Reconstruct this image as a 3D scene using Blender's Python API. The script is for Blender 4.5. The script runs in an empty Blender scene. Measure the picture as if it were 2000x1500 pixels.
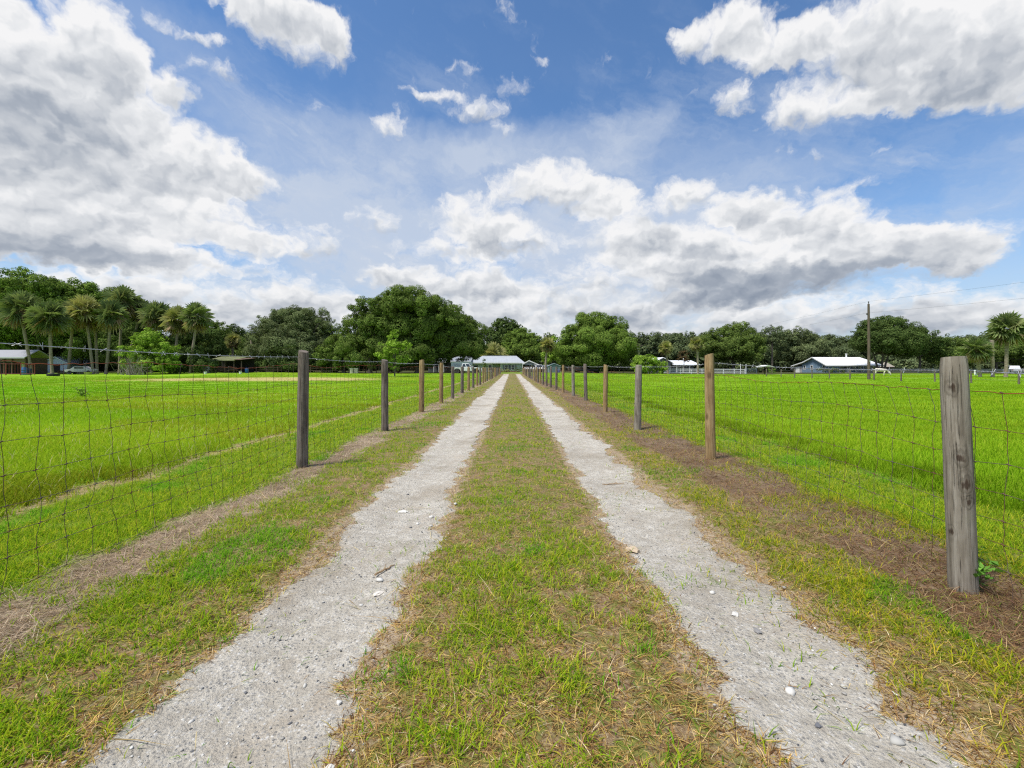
import bpy, bmesh, math, random
import numpy as np
from mathutils import Vector, Matrix, Euler
from mathutils import noise as mnoise

SC = bpy.context.scene
COL = SC.collection
R = math.radians
F = 889.0          # focal length in units of the photograph's 2000 px width
XV, YV = 999.0, 719.0
CAMH = 1.2
rng = np.random.default_rng(11)
random.seed(5)

# ------------------------------------------------------------------ camera
cam = bpy.data.cameras.new("camera"); camo = bpy.data.objects.new("camera", cam)
COL.objects.link(camo); SC.camera = camo
cam.sensor_width = 36.0; cam.lens = 36.0 * F / 2000.0
cam.shift_x = (1000 - XV) / 2000.0; cam.shift_y = -(750 - YV) / 2000.0
cam.clip_start = 0.05; cam.clip_end = 20000
camo.location = (0, 0, CAMH); camo.rotation_euler = (R(90), 0, 0)

SC.view_settings.view_transform = 'Standard'
SC.view_settings.look = 'None'
SC.view_settings.gamma = 1.0
SC.view_settings.exposure = 0.0
SC.render.engine = 'CYCLES'
SC.cycles.max_bounces = 5; SC.cycles.diffuse_bounces = 3; SC.cycles.glossy_bounces = 2
SC.cycles.transmission_bounces = 3; SC.cycles.transparent_max_bounces = 6
SC.cycles.caustics_reflective = False; SC.cycles.caustics_refractive = False
SC.cycles.use_denoising = False
SC.cycles.filter_width = 1.2

SUN_EL, SUN_AZ = 62.0, -125.0     # degrees; azimuth measured from +Y (view direction) towards +X

# ------------------------------------------------------------------ node helpers
class NT:
    def __init__(s, tree):
        s.t = tree; s.n = tree.nodes; s.l = tree.links
    def node(s, typ, **kw):
        nd = s.n.new(typ)
        for k, v in kw.items(): setattr(nd, k, v)
        return nd
    def put(s, nd, i, v):
        if v is None: return
        if isinstance(v, bpy.types.NodeSocket): s.l.new(v, nd.inputs[i])
        else: nd.inputs[i].default_value = v
    def m(s, op, a=None, b=None, c=None, clamp=False):
        nd = s.node('ShaderNodeMath', operation=op, use_clamp=clamp)
        s.put(nd, 0, a); s.put(nd, 1, b); s.put(nd, 2, c); return nd.outputs[0]
    def v(s, op, a=None, b=None, c=None):
        nd = s.node('ShaderNodeVectorMath', operation=op)
        s.put(nd, 0, a); s.put(nd, 1, b); s.put(nd, 2, c)
        return nd.outputs[1] if op in ('DOT_PRODUCT', 'LENGTH', 'DISTANCE') else nd.outputs[0]
    def xyz(s, v):
        nd = s.node('ShaderNodeSeparateXYZ'); s.put(nd, 0, v); return nd.outputs
    def comb(s, x=0., y=0., z=0.):
        nd = s.node('ShaderNodeCombineXYZ'); s.put(nd, 0, x); s.put(nd, 1, y); s.put(nd, 2, z); return nd.outputs[0]
    def noise(s, vec, scale=1., detail=2., rough=.5, dist=0., dims='3D', lac=2.0):
        nd = s.node('ShaderNodeTexNoise', noise_dimensions=dims)
        s.put(nd, 'Vector', vec); s.put(nd, 'Scale', scale); s.put(nd, 'Detail', detail)
        s.put(nd, 'Roughness', rough); s.put(nd, 'Distortion', dist); s.put(nd, 'Lacunarity', lac)
        return nd.outputs[0], nd.outputs[1]
    def voro(s, vec, scale=1., feature='F1', dims='3D', detail=0., rand=1., smooth=None):
        nd = s.node('ShaderNodeTexVoronoi', feature=feature, voronoi_dimensions=dims)
        s.put(nd, 'Vector', vec); s.put(nd, 'Scale', scale); s.put(nd, 'Randomness', rand)
        if 'Detail' in nd.inputs and detail: s.put(nd, 'Detail', detail)
        if smooth is not None: s.put(nd, 'Smoothness', smooth)
        return nd.outputs
    def ss(s, x, lo, hi):
        nd = s.node('ShaderNodeMapRange', interpolation_type='SMOOTHSTEP')
        s.put(nd, 0, x); s.put(nd, 1, lo); s.put(nd, 2, hi); return nd.outputs[0]
    def lin(s, x, lo, hi, a=0., b=1.):
        nd = s.node('ShaderNodeMapRange'); s.put(nd, 0, x); s.put(nd, 1, lo); s.put(nd, 2, hi)
        s.put(nd, 3, a); s.put(nd, 4, b); return nd.outputs[0]
    def mix(s, f, a, b, mode='MIX'):
        nd = s.node('ShaderNodeMix', data_type='RGBA', blend_type=mode)
        s.put(nd, 0, f); s.put(nd, 6, c4(a)); s.put(nd, 7, c4(b)); return nd.outputs[2]
    def ramp(s, f, stops, interp='LINEAR'):
        nd = s.node('ShaderNodeValToRGB'); s.put(nd, 0, f); cr = nd.color_ramp; cr.interpolation = interp
        while len(cr.elements) < len(stops): cr.elements.new(0.5)
        for e, (p, c) in zip(cr.elements, stops): e.position = p; e.color = c4(c)
        return nd.outputs[0]

def c4(c):
    if isinstance(c, bpy.types.NodeSocket) or c is None: return c
    c = tuple(c); return c if len(c) == 4 else c + (1.0,)
def srgb(r, g, b):
    f = lambda u: (u/255/12.92) if u/255 <= .04045 else ((u/255+.055)/1.055)**2.4
    return (f(r), f(g), f(b))
# ------------------------------------------------------------------ sky, clouds (world) and sun
def build_world():
    w = bpy.data.worlds.new("World"); SC.world = w; w.use_nodes = True
    w.cycles.sampling_method = 'MANUAL'; w.cycles.sample_map_resolution = 512
    t = NT(w.node_tree); t.n.clear()
    out = t.node('ShaderNodeOutputWorld'); bg = t.node('ShaderNodeBackground')
    sky = t.node('ShaderNodeTexSky', sky_type='NISHITA')
    sky.sun_disc = False; sky.sun_elevation = R(SUN_EL); sky.sun_rotation = R(SUN_AZ)
    sky.altitude = 0; sky.air_density = 1.0; sky.dust_density = 0.6; sky.ozone_density = 3.0
    tc = t.node('ShaderNodeTexCoord'); d = tc.outputs['Generated']
    sx, sy, sz = t.xyz(t.v('NORMALIZE', d))
    az = t.m('ARCTAN2', sx, sy); el = t.m('ARCSINE', sz)
    p = t.comb(az, el, 0.)
    # clouds shrink towards the horizon: stretch the noise coordinate there
    elp = t.m('POWER', t.m('MAXIMUM', el, 0.0), 0.75)
    pn = t.comb(az, t.m('MULTIPLY', elp, 1.15), 0.37)
    _, w1 = t.noise(pn, 5.0, 3.0, .55)
    _, w2 = t.noise(pn, 19.0, 4.0, .6)
    wv = t.v('ADD', t.v('MULTIPLY', t.v('SUBTRACT', w1, (.5, .5, .5)), (.10, .055, 0)),
             t.v('MULTIPLY', t.v('SUBTRACT', w2, (.5, .5, .5)), (.085, .06, 0)))
    pw = t.v('ADD', p, wv)
    B = [  # cx, cy, rx, ry, amplitude, bottom sharpness  (picture measures of the clouds, turned into azimuth/elevation)
     (50,130,210,120,1,1),(195,85,95,95,1,1),(230,190,150,120,1,1.2),(60,250,260,130,1.2,1),(345,175,50,45,.75,1),
     (150,330,300,130,1.2,1),(370,330,130,80,1,1.4),(470,350,80,55,.9,1.6),(80,450,330,90,1.2,1.3),(390,435,140,60,.8,1.4),
     (470,482,120,34,.9,1.6),(160,500,330,42,.8,1.6),(470,520,100,26,.7,1.6),
     (100,555,150,36,.6,2),(270,575,130,52,.75,1.6),(450,590,160,65,.8,1.5),(600,590,85,62,.95,1.6),
     (570,55,120,68,1,1),(500,0,110,50,.9,1),(640,50,55,48,.8,1),
     (335,58,55,18,.55,1),(425,90,60,14,.55,1),(25,15,60,40,.5,1),(440,145,75,26,.42,1),(370,130,40,20,.4,1),
     (845,186,55,14,.62,1),(935,212,65,32,.66,1),(1000,168,48,22,.6,1),(757,246,48,26,.62,1),(985,258,50,20,.5,1),
     (905,135,40,14,.3,1),(1055,120,26,10,.35,1),
     (1060,368,105,52,1,1.5),(1160,398,80,45,.95,1.6),(925,440,115,58,1,1.6),(735,432,70,34,.5,1.3),(1020,470,110,42,.8,1.6),
     (860,490,140,30,.6,1.5),(1215,455,100,75,.95,1.2),(1000,550,300,60,.55,1),(1500,556,280,36,.95,1),(620,470,90,40,.4,1.2),
     (1345,385,70,42,1,1.3),(1450,408,70,40,1,1.4),(1560,420,115,56,1,1.4),(1400,470,120,60,.9,1.5),(1650,460,140,66,1,1.5),
     (1790,492,110,56,.95,1.6),(1880,515,75,40,.8,1.8),(1540,525,360,62,1.0,2.2),(1290,500,120,60,.6,1.4),
     (790,545,85,24,.75,1.8),(950,565,110,34,.8,1.7),(1000,615,150,44,.7,1.5),(1200,610,110,44,.6,1.4),(1380,582,110,42,.75,1.6),
     (1330,640,300,56,.72,1.2),(1680,620,330,56,.70,1.2),(1920,615,190,60,.6,1.2),(760,640,360,50,.66,1.2),(250,650,330,60,.66,1.2),(1050,670,400,36,.6,1.2),
     (1410,60,105,62,1,1),(1530,95,120,55,1,1.2),(1330,75,40,32,.6,1),(1680,60,170,100,1.1,1),(1880,70,210,130,1.3,1),
     (1810,165,125,55,1,1.3),(1700,195,70,42,.85,1.2),(1570,212,105,52,1,1.2),(1430,195,40,34,.6,1),(1960,150,120,80,1,1.2),
     (1660,368,90,24,.5,1.4),(1590,300,16,34,.3,1),(1720,287,40,9,.32,1),
    ]
    S = None; SV = None
    for cx, cy, rx, ry, amp, bs in B:
        f = math.hypot(F, cx - XV)
        a0 = math.atan((cx - XV) / F); ra = .5*(math.atan((cx+rx-XV)/F) - math.atan((cx-rx-XV)/F))
        e0 = math.atan((YV - cy) / f); re = .5*(math.atan((YV-cy+ry)/f) - math.atan((YV-cy-ry)/f))
        ra *= 1.16; re *= 1.16
        v = t.v('MULTIPLY_ADD', pw, (1/ra, 1/re, 0.), (-a0/ra, -e0/re, 0.))
        vm = t.v('MAXIMUM', v, t.v('MULTIPLY', v, (1., -bs, 1.))) if bs != 1 else v
        q = t.v('DOT_PRODUCT', vm, vm)
        g = t.m('SUBTRACT', 1.0, q, clamp=True)
        S = t.m('MULTIPLY', g, amp) if S is None else t.m('MULTIPLY_ADD', g, amp, S)
        vy = t.v('DOT_PRODUCT', v, (0., amp, 0.))
        SV = t.m('MULTIPLY', g, vy) if SV is None else t.m('MULTIPLY_ADD', g, vy, SV)
    # clouds behind and beside the view: broad noise cover
    n0, _ = t.noise(pn, 2.2, 4.0, .5)
    side = t.ss(t.m('ABSOLUTE', az), .92, 1.25)
    high = t.ss(el, .72, .95)
    S = t.m('ADD', S, t.m('MULTIPLY', t.m('MAXIMUM', side, high), t.m('MULTIPLY', t.m('SUBTRACT', n0, .43), 4.0)))
    # fine structure
    pv = t.v('ADD', pn, t.v('MULTIPLY', wv, (.8, .8, 0)))
    n1, _ = t.noise(pv, 7.5, 8.0, .60)
    n1b, _ = t.noise(t.v('ADD', pv, (-.012, .034, .0)), 7.5, 4.0, .55)
    puff = t.voro(pv, 21.0, 'SMOOTH_F1', '2D', detail=2.0, smooth=.6)[0]
    puff2 = t.voro(t.v('ADD', pv, (-.008, .016, 0.)), 21.0, 'SMOOTH_F1', '2D', detail=2.0, smooth=.6)[0]
    n3, _ = t.noise(pv, 34.0, 5.0, .65)
    D = t.m('MULTIPLY_ADD', t.m('SUBTRACT', n1, .5), 1.9, t.m('MULTIPLY', S, 1.25))
    D = t.m('ADD', D, t.m('MULTIPLY', t.m('SUBTRACT', .38, puff), .22))
    n4, _ = t.noise(pv, 17.0, 6.0, .62)
    rag = t.lin(S, .25, 1.3, 1.0, .38)
    D = t.m('ADD', D, t.m('MULTIPLY', t.m('ADD', t.m('MULTIPLY', t.m('SUBTRACT', n3, .5), .9), t.m('MULTIPLY', t.m('SUBTRACT', n4, .5), 1.5)), rag))
    D = t.m('SUBTRACT', D, t.lin(S, 0., .3, .16, 0.))
    alpha = t.m('POWER', t.ss(D, .02, 1.10), 1.15)
    # thin veil (cirrus), low contrast
    n2, _ = t.noise(t.v('MULTIPLY', t.v('ADD', pn, t.v('MULTIPLY', wv, (1.5, 1.5, 0))), (1.0, 2.2, 1.)), 2.6, 6.0, .6)
    veil = t.m('MULTIPLY', t.ss(n2, .36, .70), t.ss(el, .66, .18))
    VB = None
    for cx, cy, rx, ry, amp in ((1120,285,260,60,.55),(720,340,330,110,.5),(950,430,640,170,.85),(1220,470,260,110,.7),(1240,250,120,40,.5),(640,470,240,130,.5),(1000,590,700,70,.7),(1500,350,260,50,.25),(420,200,160,90,.35),(1800,420,260,70,.3),(300,60,260,60,.3)):
        f = math.hypot(F, cx-XV); a0 = math.atan((cx-XV)/F); ra = rx/F*(F/f)**2; e0 = math.atan((YV-cy)/f); re = ry/f
        v = t.v('MULTIPLY_ADD', pw, (1/ra, 1/re, 0.), (-a0/ra, -e0/re, 0.))
        g = t.m('MULTIPLY', t.m('SUBTRACT', 1., t.v('DOT_PRODUCT', v, v), clamp=True), amp)
        VB = g if VB is None else t.m('ADD', VB, g)
    veil = t.m('ADD', t.m('MULTIPLY', veil, .55), t.m('MULTIPLY', VB, t.m('MULTIPLY_ADD', n2, 1.6, -.1)), clamp=True)
    pr = t.comb(t.m('ADD', t.m('MULTIPLY', az, 1.6), t.m('MULTIPLY', el, -1.5)), t.m('ADD', t.m('MULTIPLY', el, 5.0), t.m('MULTIPLY', az, 2.2)), 3.1)
    n7, _ = t.noise(t.v('ADD', pr, t.v('MULTIPLY', wv, (3., 3., 0.))), 1.9, 7.0, .62)
    streak = t.m('MULTIPLY', t.ss(n7, .47, .74), t.m('MULTIPLY', t.ss(el, .75, .30), .75))
    veil = t.m('ADD', t.m('MULTIPLY', veil, .85), t.m('MULTIPLY', streak, t.m('SUBTRACT', 1.0, t.m('MULTIPLY', veil, .8))), clamp=True)
    # light and shade of the cloud bodies: bases grey, crowns white
    hgt = t.m('DIVIDE', SV, t.m('MAXIMUM', S, .12))
    thick = t.ss(D, .35, 2.1)
    rel = t.m("ADD", t.m("MULTIPLY", t.m("SUBTRACT", n1, n1b), 0.50), t.m("MULTIPLY", t.m("SUBTRACT", puff2, puff), .34))
    n8, _ = t.noise(t.v('ADD', pv, (.3, .7, 2.)), 4.2, 2.0, .45)
    rel = t.m('ADD', rel, t.m('MULTIPLY', t.m('SUBTRACT', n8, .5), .55))
    lum = t.m('ADD', t.m('MULTIPLY_ADD', hgt, .56, .98), rel)
    lum = t.m('SUBTRACT', lum, t.m('MULTIPLY', thick, .30))
    lum = t.m('SUBTRACT', lum, t.m('MULTIPLY', t.ss(el, .30, .06), .20))
    for cx, cy, rx, ry, amp in ((1500,556,280,40,.48),(1380,520,120,40,.3),(70,240,210,60,.28),(150,485,320,30,.26),(1065,412,110,24,.35),(1000,488,120,20,.35),(1290,455,70,50,.3),(1900,130,130,50,.18),(1240,610,200,30,.2)):
        f = math.hypot(F, cx-XV); a0 = math.atan((cx-XV)/F); ra = rx/F*(F/f)**2; e0 = math.atan((YV-cy)/f); re = ry/f
        v = t.v('MULTIPLY_ADD', pw, (1/ra, 1/re, 0.), (-a0/ra, -e0/re, 0.))
        lum = t.m('MULTIPLY_ADD', t.m('SUBTRACT', 1., t.v('DOT_PRODUCT', v, v), clamp=True), -amp, lum)
    lum = t.m('ADD', lum, 0.0, clamp=True)
    cc = t.ramp(lum, [(0., srgb(138, 149, 166)), (.35, srgb(170, 178, 190)), (.62, srgb(206, 210, 216)), (.85, srgb(231, 233, 236)), (1., srgb(245, 245, 246))])
    cc = t.v('MULTIPLY', cc, (CL_K, CL_K, CL_K))
    VC = tuple(CL_K*x for x in srgb(200, 211, 228)); HC = tuple(CL_K*x for x in srgb(200, 209, 221))
    skyc = t.v('MULTIPLY', sky.outputs[0], (SKY_K*SKY_T[0], SKY_K*SKY_T[1], SKY_K*SKY_T[2]))
    c = t.mix(veil, skyc, VC)
    # pale air close to the horizon
    hz = t.m('MULTIPLY', t.ss(el, .26, .02), .70)
    c = t.mix(hz, c, HC)
    c = t.mix(alpha, c, cc)
    t.l.new(c, bg.inputs[0]); bg.inputs[1].default_value = 1.0
    t.l.new(bg.outputs[0], out.inputs[0])

SKY_K = 0.15
SKY_T = (.58, .74, .86)
EXPO = 0.35
CL_K = 2**-EXPO
SC.view_settings.exposure = EXPO
build_world()
sun = bpy.data.lights.new("sun", 'SUN'); suno = bpy.data.objects.new("sun", sun); COL.objects.link(suno)
sun.energy = 3.8; sun.angle = R(12.0); sun.color = (1.0, .96, .89)
_e, _a = R(SUN_EL), R(SUN_AZ)
suno.rotation_euler = Vector((math.sin(_a)*math.cos(_e), math.cos(_a)*math.cos(_e), math.sin(_e))).to_track_quat('Z', 'Y').to_euler()
# ------------------------------------------------------------------ numpy noise, mesh builders, tagging
def _hash(ix, iy, s):
    h = (ix.astype(np.int64)*374761393 + iy.astype(np.int64)*668265263 + s*1274126177) & 0xffffffff
    h = ((h ^ (h >> 13)) * 1274126177) & 0xffffffff
    return ((h ^ (h >> 16)) & 0xffff) / 65535.0
def vnoise(x, y, s=0):
    ix, iy = np.floor(x), np.floor(y); fx, fy = x-ix, y-iy
    fx = fx*fx*(3-2*fx); fy = fy*fy*(3-2*fy)
    a = _hash(ix, iy, s); b = _hash(ix+1, iy, s); c = _hash(ix, iy+1, s); d = _hash(ix+1, iy+1, s)
    return (a*(1-fx)+b*fx)*(1-fy) + (c*(1-fx)+d*fx)*fy
def fbm(x, y, s=0, o=4):
    t = 0; a = .5; n = 0
    for i in range(o):
        t = t + a*vnoise(x*2**i, y*2**i, s+i*7); n += a; a *= .5
    return t/n
def sstep(x, a, b):
    u = np.clip((x-a)/(b-a), 0, 1); return u*u*(3-2*u)

def tag(o, label=None, cat=None, group=None, kind=None):
    if label: o['label'] = label
    if cat: o['category'] = cat
    if group: o['group'] = group
    if kind: o['kind'] = kind
    return o
def empty(name, loc=(0, 0, 0), rz=0, label=None, cat=None, group=None):
    o = bpy.data.objects.new(name, None); COL.objects.link(o)
    o.location = loc; o.rotation_euler = (0, 0, rz); o.empty_display_size = .3
    return tag(o, label, cat, group)
def link(name, me, mat=None, parent=None, loc=None):
    o = bpy.data.objects.new(name, me); COL.objects.link(o)
    if mat is not None and len(me.materials) == 0: me.materials.append(mat)
    if parent is not None: o.parent = parent
    if loc is not None: o.location = loc
    return o
def np_mesh(name, V, faces_by_size, smooth=False, col=None):
    """faces_by_size: list of (k, int array (n,k))"""
    me = bpy.data.meshes.new(name)
    V = np.asarray(V, np.float32)
    me.vertices.add(len(V)); me.vertices.foreach_set('co', V.ravel())
    nl = sum(a.size for _, a in faces_by_size); nf = sum(len(a) for _, a in faces_by_size)
    me.loops.add(nl); me.polygons.add(nf)
    me.loops.foreach_set('vertex_index', np.concatenate([a.ravel() for _, a in faces_by_size]).astype(np.int32))
    tot = np.concatenate([np.full(len(a), k, np.int32) for k, a in faces_by_size])
    st = np.zeros(nf, np.int32); st[1:] = np.cumsum(tot)[:-1]
    me.polygons.foreach_set('loop_start', st)
    if smooth: me.polygons.foreach_set('use_smooth', np.ones(nf, bool))
    if col is not None:
        at = me.attributes.new('tint', 'FLOAT_COLOR', 'POINT')
        c = np.ones((len(V), 4), np.float32); c[:, :3] = col
        at.data.foreach_set('color', c.ravel())
    me.update(calc_edges=True)
    return me

class MB:
    """collects boxes, tubes, prisms into one mesh"""
    def __init__(s): s.v = []; s.f = []
    def add(s, vs, fs):
        o = len(s.v); s.v += [tuple(v) for v in vs]; s.f += [tuple(i+o for i in f) for f in fs]; return s
    def box(s, x0, x1, y0, y1, z0, z1):
        vs = [(x, y, z) for z in (z0, z1) for y in (y0, y1) for x in (x0, x1)]
        return s.add(vs, [(0,2,3,1), (4,5,7,6), (0,1,5,4), (2,6,7,3), (0,4,6,2), (1,3,7,5)])
    def bar(s, a, b, w, h=None, up=(0, 0, 1)):
        a, b = Vector(a), Vector(b); d = (b-a).normalized(); u = Vector(up)
        if abs(d.dot(u)) > .99: u = Vector((1, 0, 0))
        r = d.cross(u).normalized(); u = r.cross(d); h = h or w
        q = [(-w/2, -h/2), (w/2, -h/2), (w/2, h/2), (-w/2, h/2)]
        vs = [a + r*i + u*j for i, j in q] + [b + r*i + u*j for i, j in q]
        return s.add(vs, [(0,1,2,3), (7,6,5,4), (0,4,5,1), (1,5,6,2), (2,6,7,3), (3,7,4,0)])
    def tube(s, pts, rad, n=8, cap=True):
        pts = [Vector(p) for p in pts]; k = len(pts)
        rad = [rad]*k if not hasattr(rad, '__len__') else rad
        o = len(s.v); ref = None
        for i, p in enumerate(pts):
            d = (pts[min(i+1, k-1)] - pts[max(i-1, 0)]).normalized()
            if ref is None: ref = Vector((1, 0, 0)) if abs(d.x) < .9 else Vector((0, 1, 0))
            r = (ref - d*ref.dot(d)).normalized(); ref = r; u = d.cross(r)
            for j in range(n):
                a = 2*math.pi*j/n
                s.v.append(tuple(p + (r*math.cos(a) + u*math.sin(a))*rad[i]))
        for i in range(k-1):
            for j in range(n):
                s.f.append((o+i*n+j, o+i*n+(j+1) % n, o+(i+1)*n+(j+1) % n, o+(i+1)*n+j))
        if cap:
            s.f.append(tuple(o+j for j in reversed(range(n)))); s.f.append(tuple(o+(k-1)*n+j for j in range(n)))
        return s
    def prism(s, prof, a, b, axis='y'):
        """closed 2D profile [(u,v)] extruded from a to b along axis ('y': u=x,v=z; 'x': u=y,v=z; 'z': u=x,v=y)"""
        m = {'y': lambda u, v, w: (u, w, v), 'x': lambda u, v, w: (w, u, v), 'z': lambda u, v, w: (u, v, w)}[axis]
        n = len(prof); vs = [m(u, v, a) for u, v in prof] + [m(u, v, b) for u, v in prof]
        fs = [tuple(range(n)), tuple(range(2*n-1, n-1, -1))] + [(i, i+n, (i+1) % n + n, (i+1) % n) for i in range(n)]
        return s.add(vs, fs)
    def lathe(s, prof, n=16, c=(0, 0, 0)):
        o = len(s.v)
        for r, z in prof:
            for j in range(n):
                a = 2*math.pi*j/n; s.v.append((c[0]+r*math.cos(a), c[1]+r*math.sin(a), c[2]+z))
        for i in range(len(prof)-1):
            for j in range(n):
                s.f.append((o+i*n+j, o+i*n+(j+1) % n, o+(i+1)*n+(j+1) % n, o+(i+1)*n+j))
        s.f.append(tuple(o+j for j in reversed(range(n)))); s.f.append(tuple(o+(len(prof)-1)*n+j for j in range(n)))
        return s
    def mesh(s, name, smooth=False, bevel=0):
        me = bpy.data.meshes.new(name); me.from_pydata(s.v, [], s.f)
        bm = bmesh.new(); bm.from_mesh(me)
        if bevel:
            bmesh.ops.remove_doubles(bm, verts=bm.verts, dist=1e-5)
            bmesh.ops.bevel(bm, geom=[e for e in bm.edges if len(e.link_faces) == 2 and e.calc_face_angle(0) > .5], offset=bevel, segments=2, affect='EDGES', profile=.6)
        bmesh.ops.recalc_face_normals(bm, faces=bm.faces)
        bm.to_mesh(me); bm.free()
        if smooth:
            me.polygons.foreach_set('use_smooth', [True]*len(me.polygons))
            me.set_sharp_from_angle(angle=R(40))
        return me
    def build(s, name, mat, parent=None, smooth=False, bevel=0, loc=None):
        return link(name, s.mesh(name, smooth, bevel), mat, parent, loc)

def tubes_np(paths, rad, n=4):
    """many polylines (k,3) -> verts/quads"""
    V = []; Q = []; o = 0
    ang = np.arange(n)*2*np.pi/n
    for P in paths:
        P = np.asarray(P, float); k = len(P)
        d = np.gradient(P, axis=0); d /= np.linalg.norm(d, axis=1, keepdims=True)+1e-12
        ref = np.where(np.abs(d[:, 2:3]) > .8, np.array([[1., 0, 0]]), np.array([[0, 0, 1.]]))
        r = np.cross(d, ref); r /= np.linalg.norm(r, axis=1, keepdims=True)+1e-12
        u = np.cross(r, d)
        ring = P[:, None, :] + rad*(r[:, None, :]*np.cos(ang)[None, :, None] + u[:, None, :]*np.sin(ang)[None, :, None])
        V.append(ring.reshape(-1, 3))
        i = np.arange(k-1)[:, None]*n; j = np.arange(n)[None, :]; j2 = (j+1) % n
        Q.append(np.stack([o+i+j, o+i+j2, o+i+n+j2, o+i+n+j], -1).reshape(-1, 4)); o += k*n
    return np.concatenate(V), np.concatenate(Q)

# picture -> place: where the ray through a pixel of the photograph meets a given distance or the ground
def gx(px, d): return (px - XV)/F*d
def gzz(py, d): return CAMH - (py - YV)/F*d
def gd(py): return CAMH*F/(py - YV)

# ------------------------------------------------------------------ materials
MATS = {}
def mat(name):
    m = bpy.data.materials.new(name); m.use_nodes = True
    t = NT(m.node_tree); t.n.clear()
    out = t.node('ShaderNodeOutputMaterial'); MATS[name] = m
    return m, t, out
def principled(t, out, col, rough=.6, bump=None, metal=0., spec=.5, bstr=.3, bdist=.01):
    p = t.node('ShaderNodeBsdfPrincipled')
    t.put(p, 'Base Color', c4(col)); t.put(p, 'Roughness', rough); t.put(p, 'Metallic', metal); t.put(p, 'Specular IOR Level', spec)
    if bump is not None:
        b = t.node('ShaderNodeBump'); t.put(b, 'Strength', bstr); t.put(b, 'Distance', bdist); t.put(b, 'Height', bump)
        t.l.new(b.outputs[0], p.inputs['Normal'])
    t.l.new(p.outputs[0], out.inputs[0]); return p
def simple(name, col, rough=.6, metal=0., var=.12, scale=3., spec=.4):
    if name in MATS: return MATS[name]
    m, t, out = mat(name)
    co = t.node('ShaderNodeTexCoord').outputs['Object']
    n, _ = t.noise(co, scale, 4., .6); n2, _ = t.noise(co, scale*9, 3., .6)
    k = t.m('MULTIPLY_ADD', t.m('ADD', n, t.m('MULTIPLY', n2, .5)), var*2, 1-var*1.5)
    c = t.v('MULTIPLY', col, t.comb(k, k, k))
    principled(t, out, c, rough, None, metal, spec); return m
def leafy(name, trans=.35, k=1.0):
    """leaf or blade: takes its own tint from the mesh; thin, so it lets some light through"""
    m, t, out = mat(name)
    a = t.node('ShaderNodeAttribute', attribute_name='tint').outputs[0]
    d = t.node('ShaderNodeBsdfDiffuse'); tr = t.node('ShaderNodeBsdfTranslucent'); mx = t.node('ShaderNodeMixShader')
    t.l.new(a, d.inputs[0])
    t.l.new(t.v('MULTIPLY', a, (1.1, 1.15, .7)), tr.inputs[0])
    mx.inputs[0].default_value = trans
    t.l.new(d.outputs[0], mx.inputs[1]); t.l.new(tr.outputs[0], mx.inputs[2])
    t.l.new(mx.outputs[0], out.inputs[0]); return m
# ------------------------------------------------------------------ ground
def gz(x, y):
    x = np.asarray(x, float); y = np.asarray(y, float)
    ax = np.abs(x)
    z = .018*np.sin(1.7*x+.6)*np.sin(.9*y+.4) + .012*np.sin(3.1*y+1.1*x)
    z = z*sstep(300-y, 0, 100)
    z += -.045*np.exp(-((x+.93)/.36)**2) - .04*np.exp(-((x-1.12)/.36)**2)
    z += .03*np.exp(-((x-.1)/.35)**2)
    z += .05*sstep(ax, 4.1, 4.8)*(.6+.4*np.sin(.31*y+x*.2)) + .10*sstep(ax, 8, 30)*np.sin(.09*x+.5)*np.sin(.07*y+1.)
    z += .24*sstep(y, 55, 95)*sstep(x, 22, 10)*sstep(400-y, 0, 100)
    return z
def gz1(x, y): return float(gz(x, y))

# edges of the two wheel tracks along the drive
def track_edges(y, side):
    w = fbm(y*1.1, y*0+3.3*side, 31, 4)-.5; w2 = fbm(y*1.3+9, y*0+7.7*side, 37, 4)-.5
    w3 = fbm(y*5.3+9, y*0+1.7*side, 41, 3)-.5; w4 = fbm(y*4.9+3, y*0+2.7*side, 43, 3)-.5
    w5 = fbm(y*19+9, y*0+5.7*side, 47, 2)-.5; w6 = fbm(y*17+3, y*0+6.7*side, 49, 2)-.5
    g = sstep(y, 3, 26); nr = sstep(-y, -2.8, -1.3)
    if side < 0:
        return -1.27-.06*g-.10*nr + .26*w+.26*w3+.10*w5, -.56+.10*g-.06*nr + .22*w2+.26*w4+.10*w6
    return .76+.05*g-.02*nr + .22*w2+.26*w4+.10*w6, 1.40+.10*g+.08*nr + .30*w+.28*w3+.10*w5
TRACK_END = 78.0

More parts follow.
